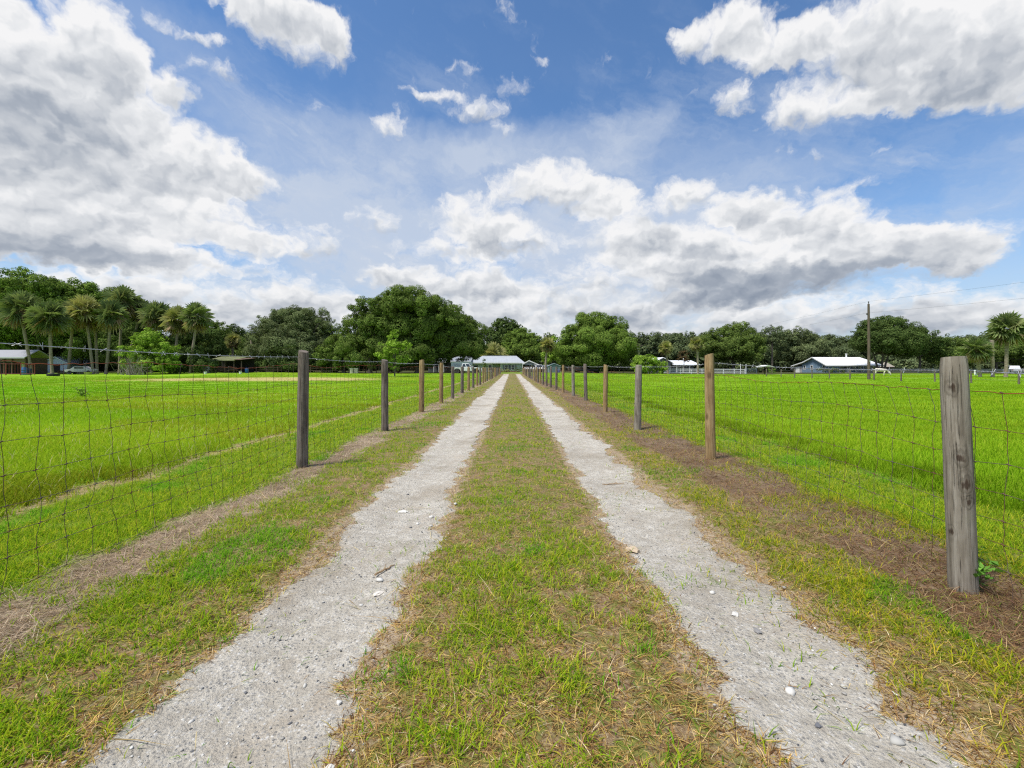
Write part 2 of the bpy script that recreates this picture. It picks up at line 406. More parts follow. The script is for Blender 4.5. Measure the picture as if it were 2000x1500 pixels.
def ground_material():
    m, t, out = mat('turf and soil')
    co = t.node('ShaderNodeTexCoord').outputs['Object']
    x, y, z = t.xyz(co)
    nA, _ = t.noise(co, 1.1, 5., .6); nB, _ = t.noise(co, 9., 5., .65); nC, _ = t.noise(co, 60., 4., .7); nD, _ = t.noise(co, .12, 4., .55)
    xw = t.m('ADD', x, t.m('MULTIPLY', t.m('SUBTRACT', nA, .5), .75)); xw = t.m('ADD', xw, t.m('MULTIPLY', t.m('SUBTRACT', nB, .5), .25))
    ax = t.m('ABSOLUTE', xw)
    field = t.mix(t.ss(nD, .35, .65), (.185, .345, .013), (.24, .41, .018))
    field = t.mix(t.ss(nA, .4, .72), field, (.20, .33, .016))
    field = t.mix(t.m('MULTIPLY', t.ss(nC, .5, .75), .5), field, (.32, .44, .05))
    soil = t.ramp(nC, [(.25, (.10, .064, .036)), (.5, (.235, .16, .09)), (.75, (.46, .35, .21))])  # soil tones, darkened so the gaps between blades carry painted shadow
    verge = t.mix(t.ss(nB, .42, .62), soil, (.15, .165, .035))
    near = t.m('MINIMUM', t.m('ABSOLUTE', t.m('ADD', x, .92)), t.m('ABSOLUTE', t.m('SUBTRACT', x, 1.12)))
    near = t.m('ADD', near, t.m('MULTIPLY', t.m('SUBTRACT', nB, .5), .35))
    sand = t.ramp(nC, [(.25, (.19, .13, .08)), (.5, (.34, .26, .175)), (.75, (.50, .42, .31))])
    verge = t.mix(t.ss(near, .48, .38), verge, sand)
    straw = t.ramp(t.m('ADD', nC, t.m('MULTIPLY', t.m('SUBTRACT', nB, .5), .6)), [(.25, (.15, .105, .068)), (.5, (.33, .25, .17)), (.78, (.54, .44, .32))])
    straw = t.mix(t.m('MULTIPLY', t.ss(nA, .44, .60), .7), straw, (.17, .12, .075))
    straw = t.mix(t.m('MULTIPLY', t.ss(x, 0., .1), t.m('MULTIPLY_ADD', t.ss(nB, .35, .6), .45, .35)), straw, (.13, .082, .05))
    short = t.mix(t.ss(nB, .40, .66), (.14, .20, .02), (.20, .27, .03))
    short = t.mix(t.ss(nA, .56, .74), short, (.22, .18, .07))
    left = t.m('LESS_THAN', x, 0.0)
    s0 = t.m('SUBTRACT', 2.06, t.m('MULTIPLY', left, -.06)); s1 = t.m('SUBTRACT', 2.98, t.m('MULTIPLY', left, .36))
    c = t.mix(t.ss(t.m('SUBTRACT', ax, s0), -.06, .10), verge, straw)
    c = t.mix(t.ss(t.m('SUBTRACT', ax, s1), -.08, .12), c, short)
    tan = t.m('MULTIPLY', t.ss(ax, 4.0, 4.1), t.ss(ax, 4.42, 4.28))
    c = t.mix(t.m('MULTIPLY', tan, t.m('MULTIPLY_ADD', left, .75, .12)), c, (.36, .27, .15))
    c = t.mix(t.ss(ax, 4.2, 4.42), c, field)
    # worn dry patch far out on the left pasture
    px_ = t.m('DIVIDE', t.m('ADD', x, 25.5), 13.0); py_ = t.m('DIVIDE', t.m('SUBTRACT', y, 46.5), 8.5)
    q = t.m('ADD', t.m('MULTIPLY', px_, px_), t.m('MULTIPLY', py_, py_))
    q = t.m('ADD', q, t.m('MULTIPLY', t.m('SUBTRACT', nA, .5), 1.6))
    c = t.mix(t.m('MULTIPLY', t.ss(q, 1.1, .4), .9), c, (.46, .36, .16))
    # drive runs out into a mown yard in front of the houses
    yard = t.mix(t.ss(nA, .35, .65), (.11, .19, .02), (.19, .24, .035))
    c = t.mix(t.m('MULTIPLY', t.ss(y, 80., 86.), t.ss(ax, 16., 12.)), c, yard)
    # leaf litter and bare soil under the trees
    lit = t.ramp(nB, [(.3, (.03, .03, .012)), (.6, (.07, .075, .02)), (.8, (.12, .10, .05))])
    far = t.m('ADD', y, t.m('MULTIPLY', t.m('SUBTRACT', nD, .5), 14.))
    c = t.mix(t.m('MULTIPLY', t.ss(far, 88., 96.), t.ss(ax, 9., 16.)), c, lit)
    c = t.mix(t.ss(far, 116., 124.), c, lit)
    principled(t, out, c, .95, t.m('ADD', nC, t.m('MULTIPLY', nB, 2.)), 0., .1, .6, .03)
    return m

def axis_lines():
    xs = np.concatenate([np.arange(-6, 6.01, .12), 6+np.cumsum(.14*1.09**np.arange(0, 95))])
    xs = np.unique(np.concatenate([xs, -xs]))
    ys = np.concatenate([np.arange(-4, 12.01, .14), 12+np.cumsum(.16*1.075**np.arange(0, 105))])
    ys = np.concatenate([[-3000, -900, -300, -90, -30, -12], ys])
    return xs, ys
XS, YS = axis_lines()
def build_ground():
    X, Y = np.meshgrid(XS, YS); nx, ny = len(XS), len(YS)
    V = np.stack([X, Y, gz(X, Y)], -1).reshape(-1, 3)
    i = (np.arange(ny-1)[:, None]*nx + np.arange(nx-1)[None, :]).ravel()
    Q = np.stack([i, i+1, i+1+nx, i+nx], -1)
    o = link('ground', np_mesh('ground', V, [(4, Q)], True), ground_material())
    tag(o, 'flat green pasture ground with dry strips beside the drive', 'ground', kind='structure')
build_ground()

def gravel_material():
    m, t, out = mat('crushed shell and lime rock')
    co = t.node('ShaderNodeTexCoord').outputs['Object']
    n1, _ = t.noise(co, 2.2, 5., .6); n2, _ = t.noise(co, 14., 5., .65); n3, _ = t.noise(co, 95., 4., .7)
    vd = t.voro(co, 70., 'F1', '3D'); vd2 = t.voro(co, 150., 'F1', '3D')
    n5, _ = t.noise(co, 230., 3., .75)
    base = t.ramp(n2, [(.25, (.36, .32, .262)), (.5, (.50, .455, .38)), (.72, (.65, .60, .515))])
    base = t.mix(t.m('MULTIPLY', t.ss(n1, .48, .68), .55), base, (.44, .37, .285))
    peb = t.ramp(t.xyz(vd[1])[0], [(0., (.15, .15, .15)), (.35, (.33, .315, .29)), (.7, (.47, .45, .415)), (1., (.76, .74, .70))])
    k = t.m('MULTIPLY', t.ss(vd[0], .50, .30), t.ss(n2, .34, .55))
    c = t.mix(t.m('MULTIPLY', k, .75), base, peb)
    c = t.mix(t.m('MULTIPLY', t.ss(n3, .52, .70), .55), c, (.15, .14, .125))
    c = t.mix(t.m('MULTIPLY', t.ss(n5, .56, .72), .6), c, (.12, .11, .10))
    grey = t.m('MULTIPLY', t.ss(n2, .60, .70), t.ss(n1, .48, .6))
    c = t.mix(t.m('MULTIPLY', grey, .75), c, (.15, .152, .158))
    n6, _ = t.noise(co, .9, 5., .65); c = t.mix(t.m('MULTIPLY', t.ss(n6, .46, .66), .55), c, (.27, .225, .165))
    h = t.m('ADD', t.m('MULTIPLY', t.m('SUBTRACT', 1., vd[0]), .6), t.m('MULTIPLY', t.m('SUBTRACT', 1., vd2[0]), .3))
    h = t.m('ADD', h, t.m('MULTIPLY', n2, 1.6)); h = t.m('ADD', h, t.m('MULTIPLY', n5, .7))
    principled(t, out, c, .92, h, 0., .15, .9, .012)
    return m
GRAVEL = gravel_material()
for side, nm, lb in ((-1, 'gravel_track', 'left wheel track of pale crushed gravel along the drive'), (1, 'gravel_track', 'right wheel track of pale crushed gravel along the drive')):
    ys = np.concatenate([np.arange(-3, 14, .025), 14+np.cumsum(.03*1.012**np.arange(0, 700))]); ys = ys[ys < TRACK_END]
    a, b = track_edges(ys, side); n = 15
    u = np.linspace(0, 1, n)[None, :]
    X = a[:, None]*(1-u) + b[:, None]*u; Y = np.repeat(ys[:, None], n, 1)
    Z = gz(X, Y) - .005 + .012*sstep(Y, 3.5, 9.) + .028*np.minimum(.5, np.minimum(u, 1-u)*4.5) + .010*(fbm(X*6, Y*6, 61, 4)-.5)*np.minimum(1, 6*np.minimum(u, 1-u))
    k = len(ys); i = (np.arange(k-1)[:, None]*n + np.arange(n-1)[None, :]).ravel()
    o = link(nm, np_mesh(nm, np.stack([X, Y, Z], -1).reshape(-1, 3), [(4, np.stack([i, i+1, i+1+n, i+n], -1))], True), GRAVEL)
    tag(o, lb, 'gravel track', kind='structure')

# loose stones on the tracks
def stones():
    bm = bmesh.new(); bmesh.ops.create_icosphere(bm, subdivisions=1, radius=1.0)
    bv = np.array([v.co[:] for v in bm.verts]); bf = np.array([[v.index for v in f.verts] for f in bm.faces]); bm.free()
    N = 5200
    d = 1.0 + 11*rng.random(N)**1.7; side = np.where(rng.random(N) < .5, -1, 1)
    al, bl = track_edges(d, -1); ar, br = track_edges(d, 1)
    u = rng.random(N)*1.1-.05
    x = np.where(side < 0, al+(bl-al)*u, ar+(br-ar)*u)
    s = .0016 + .0045*rng.random(N)**3
    big = rng.random(N) < .006; s = np.where(big, .007+.014*rng.random(N)**1.5, s)
    sc = np.stack([s*(.8+.6*rng.random(N)), s*(.8+.6*rng.random(N)), s*(.35+.35*rng.random(N))], -1)
    a = rng.random(N)*6.283
    loc = bv[None]*(1+.75*(rng.random((N, len(bv), 1))-.5))*sc[:, None, :]
    X = loc[..., 0]*np.cos(a)[:, None]-loc[..., 1]*np.sin(a)[:, None]+x[:, None]
    Y = loc[..., 0]*np.sin(a)[:, None]+loc[..., 1]*np.cos(a)[:, None]+d[:, None]
    Z = loc[..., 2]+(gz(x, d)+.010+sc[:, 2]*.35)[:, None]
    tone = rng.random(N); tw = rng.random(N)
    c = np.where(tone[:, None] < .28, np.array([[.13, .13, .135]]), np.where(tone[:, None] < .72, np.array([[.34, .32, .29]]), np.array([[.54, .52, .475]])))*(.75+.5*tw[:, None])
    c = np.where((big & (tw > .5))[:, None], np.array([[.58, .555, .51]]), c)
    Fc = (bf[None]+(np.arange(N)*len(bv))[:, None, None]).reshape(-1, 3)
    me = np_mesh('gravel', np.stack([X, Y, Z], -1).reshape(-1, 3), [(3, Fc)], False, np.repeat(c, len(bv), 0))
    m, t, out = mat('loose stone'); at = t.node('ShaderNodeAttribute', attribute_name='tint').outputs[0]
    principled(t, out, at, .9, None, 0., .2)
    tag(link('gravel', me, m), 'loose grey and white stones lying on the tracks', 'gravel', kind='stuff')
stones()
# ------------------------------------------------------------------ grass: thin curved blades, thinner on the ground the farther out
BLADE = leafy('grass blade', .45)
def blades(name, x, y, length, width, head, lean, bend, col, label, cat, tipcol=1.15):
    N = len(x); z = gz(x, y) - .004
    dx, dy = np.cos(head), np.sin(head)
    sx, sy = -dy*width/2, dx*width/2
    def pt(t, ang):
        return None
    a1 = lean; a2 = np.minimum(lean+bend, 1.62)
    h1 = length*.5*np.cos(a1); r1 = length*.5*np.sin(a1)
    h2 = h1+length*.5*np.cos(a2); r2 = r1+length*.5*np.sin(a2)
    h2 = np.maximum(h2, .004)
    P = np.empty((N, 5, 3), np.float32)
    P[:, 0] = np.stack([x+sx, y+sy, z], -1); P[:, 1] = np.stack([x-sx, y-sy, z], -1)
    P[:, 2] = np.stack([x+dx*r1-sx*.75, y+dy*r1-sy*.75, z+h1], -1); P[:, 3] = np.stack([x+dx*r1+sx*.75, y+dy*r1+sy*.75, z+h1], -1)
    P[:, 4] = np.stack([x+dx*r2, y+dy*r2, z+h2], -1)
    b = np.arange(N)[:, None]*5
    Q = b+np.array([[0, 1, 2, 3]]); T = b+np.array([[3, 2, 4]])
    C = np.repeat(col[:, None, :], 5, 1).astype(np.float32); C[:, 4] *= tipcol
    me = np_mesh(name, P.reshape(-1, 3), [(4, Q), (3, T)], False, C.reshape(-1, 3))
    return tag(link(name, me, BLADE), label, cat, kind='stuff')

def scatter(d0, d1, dens, xlim=None, nstep=60):
    """points with density dens(d) per square metre in the part of the ground the view takes in"""
    X = []; Y = []
    e = np.geomspace(d0, d1, nstep+1)
    for a, b in zip(e[:-1], e[1:]):
        w = 1.13*b*1.15+1.6
        lo, hi = (-w, w) if xlim is None else (max(-w, xlim[0]), min(w, xlim[1]))
        if hi <= lo: continue
        n = rng.poisson((hi-lo)*(b-a)*dens((a+b)/2))
        X.append(lo+(hi-lo)*rng.random(n)); Y.append(a+(b-a)*rng.random(n))
    return np.concatenate(X), np.concatenate(Y)
def zones(x, y):
    """how far each spot belongs to: gravel, verge, straw strip, short grass, tall pasture"""
    al, bl = track_edges(y, -1); ar, br = track_edges(y, 1)
    wob = .7*(fbm(x*1.1, y*1.1, 3, 4)-.5)+.26*(fbm(x*6, y*6, 5, 3)-.5)
    j = (rng.random(len(x))-.5)*.10
    ingrav = (((x > al+.02) & (x < bl-.02)) | ((x > ar+.02) & (x < br-.02))) & (y < TRACK_END)
    ax = np.abs(x+wob*np.sign(x))+j; L = x < 0
    s0 = np.where(L, 2.20, 2.04); s1 = np.where(L, 2.62, 2.98)
    straw = (ax > s0) & (ax < s1); short = (ax >= s1) & (ax < 4.22); tall = ax >= 4.22
    yard = (y > 82) & (np.abs(x) < 13)
    return ingrav, straw & ~yard, (short | yard), tall & ~yard, ax
def pal(n, cols, w, jit=.22):
    cols = np.array(cols); i = rng.choice(len(cols), n, p=np.array(w)/np.sum(w))
    return cols[i]*(1+jit*(rng.random((n, 1))*2-1))

def grow():
    # --- short lawn and dry thatch of the drive
    x, y = scatter(.75, 82, lambda d: 40000/(1+(d/1.75)**2.0), (-4.6, 4.6))
    g, st, sh, tl, ax = zones(x, y)
    n = len(x); lod = np.maximum(1., y/4.5)
    patch = fbm(x*2.3, y*2.3, 71, 4); fine = fbm(x*9, y*9, 77, 3)
    centre = (x > -.75) & (x < .95)
    dry = np.where(centre, .62, np.where(x < 0, .44, .70))
    dry = dry + 1.5*(.5-patch) + 1.3*(.5-fine)
    al, bl = track_edges(y, -1); ar, br = track_edges(y, 1)
    edge = np.minimum(np.minimum(np.abs(x-al), np.abs(x-bl)), np.minimum(np.abs(x-ar), np.abs(x-br)))
    dry = dry + .6*np.exp(-(edge/.16)**2)
    wp = fbm(x*1.5+40, y*1.5, 79, 4)
    dry = np.where(st, np.where(x < 0, 1.0, 1.0)+4.2*np.minimum(0, np.where(x < 0, .47, .58)-wp), dry)
    dry = np.where(sh, .12+.8*(.46-patch), dry)
    tanl = (x < 0) & (np.abs(ax-4.16) < .13)
    dry = np.where(centre, dry + .16*sstep(-y, -2.8, -1.5), dry)
    dry = np.where(tanl, .85, dry)
    isdry = rng.random(n) < np.clip(dry, .04, .96)
    bare = (fine < .40) & (patch < .50)
    # a few strays on the gravel
    stray = g & (rng.random(n) < np.where(x > 0, .035, .010)*(1+3*(patch > .6)) + .75*np.exp(-(edge/.05)**2) + np.where(x > 1.1, .30*np.exp(-((x-br)/.22)**2), .0))
    keep = (~g | stray) & ~tl & ~(bare & (rng.random(n) < .55))
    keep &= ~(st & (rng.random(n) < .15))
    keep &= y < 82
    gi = keep & ~isdry; di = keep & isdry
    m = gi.sum()
    gcol = pal(m, [(.185, .32, .014), (.28, .40, .018), (.38, .44, .024), (.105, .21, .014), (.48, .46, .045)], [3, 3, 2.2, 1.6, 1.2])
    clover = (fbm(x[gi]*1.7+5, y[gi]*1.7, 91, 3) > .66)
    gcol[clover] *= np.array([.62, .95, .9])
    olive = (x[gi] > 1.2) & (ax[gi] < 3.1); gcol[olive] = gcol[olive]*np.array([1.15, .92, 1.0])
    L = (.022+.042*rng.random(m))*np.where(sh[gi], 1.25, 1.)*np.where(y[gi] > 30, .8, 1.2)
    tuft = fbm(x[gi]*14, y[gi]*14, 93, 2); L *= .65+.75*tuft
    blades('lawn_grass', x[gi], y[gi], L, (.0028+.0028*rng.random(m))*lod[gi], rng.random(m)*6.283, .35+.85*rng.random(m), .2+.7*rng.random(m), gcol,
           'short green grass on the crown and verges of the drive', 'grass')
    m = di.sum()
    left = (x[di] < 0) & st[di]
    dcol = pal(m, [(.56, .37, .13), (.36, .205, .08), (.17, .09, .045), (.68, .50, .22), (.50, .40, .11), (.72, .60, .40)], [2.5, 3, 3.0, 1.6, 2.0, .6])
    dcol[left] = pal(left.sum(), [(.50, .39, .28), (.38, .28, .19), (.62, .51, .39), (.22, .15, .11)], [3, 3, 2, 1.4])
    rs = (x[di] > 0) & st[di]
    dcol[rs] = pal(rs.sum(), [(.33, .195, .105), (.23, .125, .068), (.46, .33, .18), (.13, .072, .042), (.40, .33, .11)], [3, 3, 1.8, 1.8, 1.2])*(.55+.9*fbm(x[di][rs]*1.2, y[di][rs]*1.2, 83, 4))[:, None]
    L = (.018+.06*rng.random(m)**2)*np.where(st[di], 1.7, 1.)*np.where(y[di] > 30, .8, 1.2); flat = rng.random(m)
    blades('dry_grass', x[di], y[di], L, (.0018+.0020*rng.random(m))*lod[di], rng.random(m)*6.283, 1.05+.5*flat, .1+.35*rng.random(m), dcol*(.6+.8*rng.random((m, 1))),
           'dead tan and brown grass lying on the verges', 'dry grass')
    # --- long loose straws
    x, y = scatter(.8, 12, lambda d: 90/(1+(d/3.)**1.6), (-3.2, 3.6))
    g, st, sh, tl, ax = zones(x, y); k = ~tl & ~(g & (rng.random(len(x)) < .82)) & ~((x < -1.2) & ~st & (rng.random(len(x)) < .6)); x, y = x[k], y[k]; m = len(x)
    blades('straw', x, y, .10+.26*rng.random(m)**2, .0025+.002*rng.random(m)+.0004*y, np.where(rng.random(m) < .6, 2.3+.7*rng.standard_normal(m), rng.random(m)*6.283), 1.40+.14*rng.random(m), .05+.1*rng.random(m),
           pal(m, [(.52, .38, .17), (.42, .28, .13), (.60, .50, .30)], [2, 2, 1]), 'loose long straws lying across verge and gravel', 'straw')
    # --- tall pasture on both sides
    x, y = scatter(1.2, 112, lambda d: 8600/(1+(d/3.6)**1.85))
    g, st, sh, tl, ax = zones(x, y)
    k = tl & ~((y > 92+10*(fbm(x*.05, y*.05, 5, 2)-.5)) & (ax > 9)) & ~((x < -48) & (y > 66)); x, y, ax = x[k], y[k], ax[k]; n = len(x)
    dry = ((x+25.5)/12.5)**2+((y-46.5)/8.)**2 + 1.4*(fbm(x*.4, y*.4, 7, 3)-.5)
    k = ~((dry < .9) & (rng.random(n) < .88)); x, y, ax, dry = x[k], y[k], ax[k], dry[k]; n = len(x)
    lod = np.maximum(1., y/8.)
    p = fbm(x*.45, y*.45, 101, 5); q = fbm(x*.09, y*.13, 103, 3); f = fbm(x*3, y*3, 107, 3)
    c = pal(n, [(.198, .365, .013), (.235, .40, .016), (.275, .43, .020), (.155, .30, .013), (.35, .44, .045)], [3, 3.4, 1.8, 1.0, .5], .13)
    mott = fbm(x*.16+30, y*.22, 121, 5); c *= (.74+.28*p+.42*np.clip(mott-.35, 0, .5))[:, None]*(np.array([1., .96, 1.])+np.where(x < 0, 1., .4)[:, None]*(q-.5)[:, None]*np.array([.9, .15, 1.2]))
    c *= np.where(x > 0, 1.0, 1.02)[:, None]
    c[(p < .42) & (x < 0)] *= np.array([.98, .84, 1.])
    seedh = (rng.random(n) < .014) & (x < 0); c[seedh] = np.array([.52, .46, .26])
    yel = (q > .62) & (rng.random(n) < .3); c[yel] = c[yel]*np.array([1.2, 1.03, 1.2])
    dr = (dry < 1.3) & (rng.random(n) < .75); c[dr] = pal(dr.sum(), [(.42, .33, .13), (.34, .30, .07)], [1, 1])
    edge = np.exp(-((ax-4.45)/.30)**2)*np.where(x > 0, 1., .45)
    c *= (1-.40*edge*(.4+.6*(f > .45)))[:, None]*np.array([1, 1, 1])
    L = (.075+.09*rng.random(n))*(.75+.5*p)*(.85+.3*f)*(1+.45*edge)*(.42+.58*np.exp(-y/16.))*np.where(seedh, 1.5, 1.)
    blades('pasture_grass', x, y, L, (.0045+.0035*rng.random(n))*lod, rng.random(n)*6.283, .20+.65*rng.random(n), .2+.6*rng.random(n), c,
           'lush bright green pasture grass beyond both fences', 'grass', 1.2)
grow()
# ------------------------------------------------------------------ fences along the drive
def wood(name, dark, midc, light, knots=()):
    m, t, out = mat(name)
    co = t.node('ShaderNodeTexCoord').outputs['Object']
    rnd = t.node('ShaderNodeObjectInfo').outputs['Random']
    off = t.comb(t.m('MULTIPLY', rnd, 37.), t.m('MULTIPLY', rnd, 11.), t.m('MULTIPLY', rnd, 23.))
    cc = t.v('ADD', co, off)
    st = t.v('MULTIPLY', cc, (1., 1., .055)); n1, _ = t.noise(st, 46., 5., .65, .6)
    st2 = t.v('MULTIPLY', cc, (1., 1., .02)); n2, _ = t.noise(st2, 130., 3., .6)
    n3, _ = t.noise(cc, 5., 4., .6)
    crack = t.m('MULTIPLY', t.ss(n2, .40, .34), .8)
    c = t.ramp(t.m('ADD', t.m('MULTIPLY', n1, .75), t.m('MULTIPLY', n3, .35)), [(.32, dark), (.52, midc), (.72, light)])
    c = t.mix(t.m('MULTIPLY', crack, .75), c, tuple(v*.35 for v in dark))
    kn = t.voro(t.v('MULTIPLY', cc, (1., 1., .55)), 4.2, 'F1', '3D')[0]
    c = t.mix(t.m('MULTIPLY', t.ss(kn, .16, .07), .7), c, tuple(v*.7 for v in dark))
    c = t.mix(t.m('MULTIPLY', t.ss(n3, .58, .70), .35), c, (midc[0]*.8, midc[1]*.92, midc[2]*.7))
    for kx, ky, kz, kr in knots:      # whorled knots of the thick post
        v = t.v('MULTIPLY', t.v('SUBTRACT', co, (kx, ky, kz)), (1., 1., .62)); dk = t.m('ADD', t.v('LENGTH', v), t.m('MULTIPLY', t.m('SUBTRACT', n3, .5), .075)); dk = t.m('ADD', dk, t.m('MULTIPLY', t.m('SUBTRACT', n1, .5), .05))
        ring = t.m('MULTIPLY_ADD', t.m('SINE', t.m('MULTIPLY', dk, 300.)), .5, .5)
        mk = t.ss(dk, kr, kr*.45)
        c = t.mix(t.m('MULTIPLY', mk, t.m('MULTIPLY_ADD', ring, .38, .10)), c, tuple(v_*.85 for v_ in dark))
        c = t.mix(t.m('MULTIPLY', t.ss(dk, kr*.36, kr*.10), .8), c, (.05, .03, .02))
        n1 = t.m('ADD', n1, t.m('MULTIPLY', mk, t.m('MULTIPLY', ring, .25)))
    rings = t.m('SINE', t.m('MULTIPLY', t.v('LENGTH', t.v('MULTIPLY', co, (1., 1., 0.))), 520.))
    principled(t, out, c, .9, t.m('SUBTRACT', t.m('MULTIPLY', n1, .7), t.m('MULTIPLY', crack, 1.)), 0., .15, .8, .006)
    return m
GREYWOOD = wood('weathered grey post wood', (.085, .070, .054), (.21, .182, .145), (.37, .335, .28))
_k = [(.066*math.cos(a), .066*math.sin(a), z, r) for a, z, r in ((-1.95, .60, .062), (-2.25, .74, .055), (-2.55, 1.12, .040), (-1.75, .50, .045), (-2.9, .33, .035))]
KNOTWOOD = wood('knotty grey post wood', (.085, .070, .052), (.215, .185, .145), (.37, .335, .28), _k)
DARKWOOD = wood('dark weathered post wood', (.050, .039, .031), (.140, .112, .092), (.26, .22, .185))
TANWOOD = wood('tan treated post wood', (.12, .075, .035), (.27, .18, .085), (.42, .31, .17))
def rust_mat(name, a, b):
    m, t, out = mat(name); co = t.node('ShaderNodeTexCoord').outputs['Object']
    n, _ = t.noise(co, 3., 4., .6); c = t.mix(t.ss(n, .38, .62), a, b)
    principled(t, out, c, .7, None, .25, .3); return m
WIRE = rust_mat('rusty woven wire', (.14, .065, .036), (.12, .10, .085))
RUSTTOP = rust_mat('rust red wire', (.36, .085, .035), (.20, .065, .03))
BARB = simple('galvanised barbed wire', (.42, .43, .45), .45, .7, .1)

def post_mesh(rad, h, tone, seed, knotty=False):
    rr = random.Random(seed); n = 28; K = 26 if knotty else 16
    ph = [rr.random()*6.28 for _ in range(8)]
    V = []; Fq = []
    for i in range(K+1):
        f = i/K; z = -.25 + f*(h+.25)
        for j in range(n):
            a = 2*math.pi*j/n
            r = rad*(1.06-.10*f)*(1+.022*math.sin(2*a+ph[0])+.02*math.sin(3*a+ph[1]+2*f)+.012*math.sin(7*a+ph[2]+f*3)+.012*math.sin(9*f*2+ph[3]+a))
            if knotty:
                for kz, ka, ks, kr in ((.48, -1.75, .09, .16), (.59, -2.1, .07, .10), (.90, -2.55, .05, .05), (.40, -1.5, .06, .08)):
                    da = math.atan2(math.sin(a-ka), math.cos(a-ka)); q = (da/.6)**2 + ((z/h-kz)/ks)**2
                    r += rad*kr*math.exp(-q)
            cr = math.atan2(math.sin(a-ph[4]), math.cos(a-ph[4]))
            r -= rad*.14*math.exp(-(cr/.07)**2)*max(0, min(1, (f-.35)*3))
            if i == K: r -= .006
            V.append((r*math.cos(a), r*math.sin(a), z + (.006*math.sin(a+ph[5]) + .012*(math.cos(a+ph[6])) if i >= K-1 else 0)))
    for i in range(K):
        for j in range(n):
            Fq.append((i*n+j, i*n+(j+1) % n, (i+1)*n+(j+1) % n, (i+1)*n+j))
    o = len(V); V.append((0, 0, h+.002)); top = K*n
    me = bpy.data.meshes.new('post')
    me.from_pydata(V, [], Fq+[(top+j, top+(j+1) % n, o) for j in range(n)])
    me.polygons.foreach_set('use_smooth', [True]*len(me.polygons)); me.set_sharp_from_angle(angle=R(50))
    me.materials.append(KNOTWOOD if knotty else {'g': GREYWOOD, 'd': DARKWOOD, 't': TANWOOD}[tone])
    return me

LPOSTS = [  # base px, base y, top px, top y, width px, tone  (photograph measures)
 (590,915,594,686,23,'d'),(752,842,753.5,703,13.5,'d'),(823,804,823,703,10.5,'t'),(861.5,788,861,709,8,'t'),(884,778.5,884.3,715.5,6.4,'d'),
 (902.5,768,903,716,6.2,'d'),(915,762.6,915.3,717,5,'t'),(924.4,757.6,924.6,717,4.4,'d'),(932,754,932,718,4,'t'),(938,751.6,938,718,3.6,'d'),
 (943.7,748.3,943.7,718,3.2,'t'),(947.7,746,947.7,718,3,'t'),(951.5,744,951.5,718,2.8,'d'),(955,742.3,955,718,2.6,'t'),(958.5,741,958.5,718,2.4,'d')]
RPOSTS = [
 (1881,1160,1858,697,60,'g'),(1388,900,1391,692,20,'t'),(1245,838,1243,713,13.5,'g'),(1182,806,1181,712.5,9,'t'),(1144.3,782,1141,711,7,'d'),
 (1119.7,774,1119,713,6.3,'g'),(1099.6,766,1099.6,713,5.2,'t'),(1086.5,761.5,1086,716,4.6,'d'),(1075.5,756.8,1075,716,4.2,'d'),(1067.5,754.3,1067.3,717,3.7,'d'),
 (1060.6,751.5,1060.6,717.5,3.4,'d'),(1055.2,749.2,1055.2,717.5,3.2,'t'),(1050.8,747.2,1050.8,717.5,3,'d'),(1047.5,745.6,1047.5,717.5,2.8,'t')]
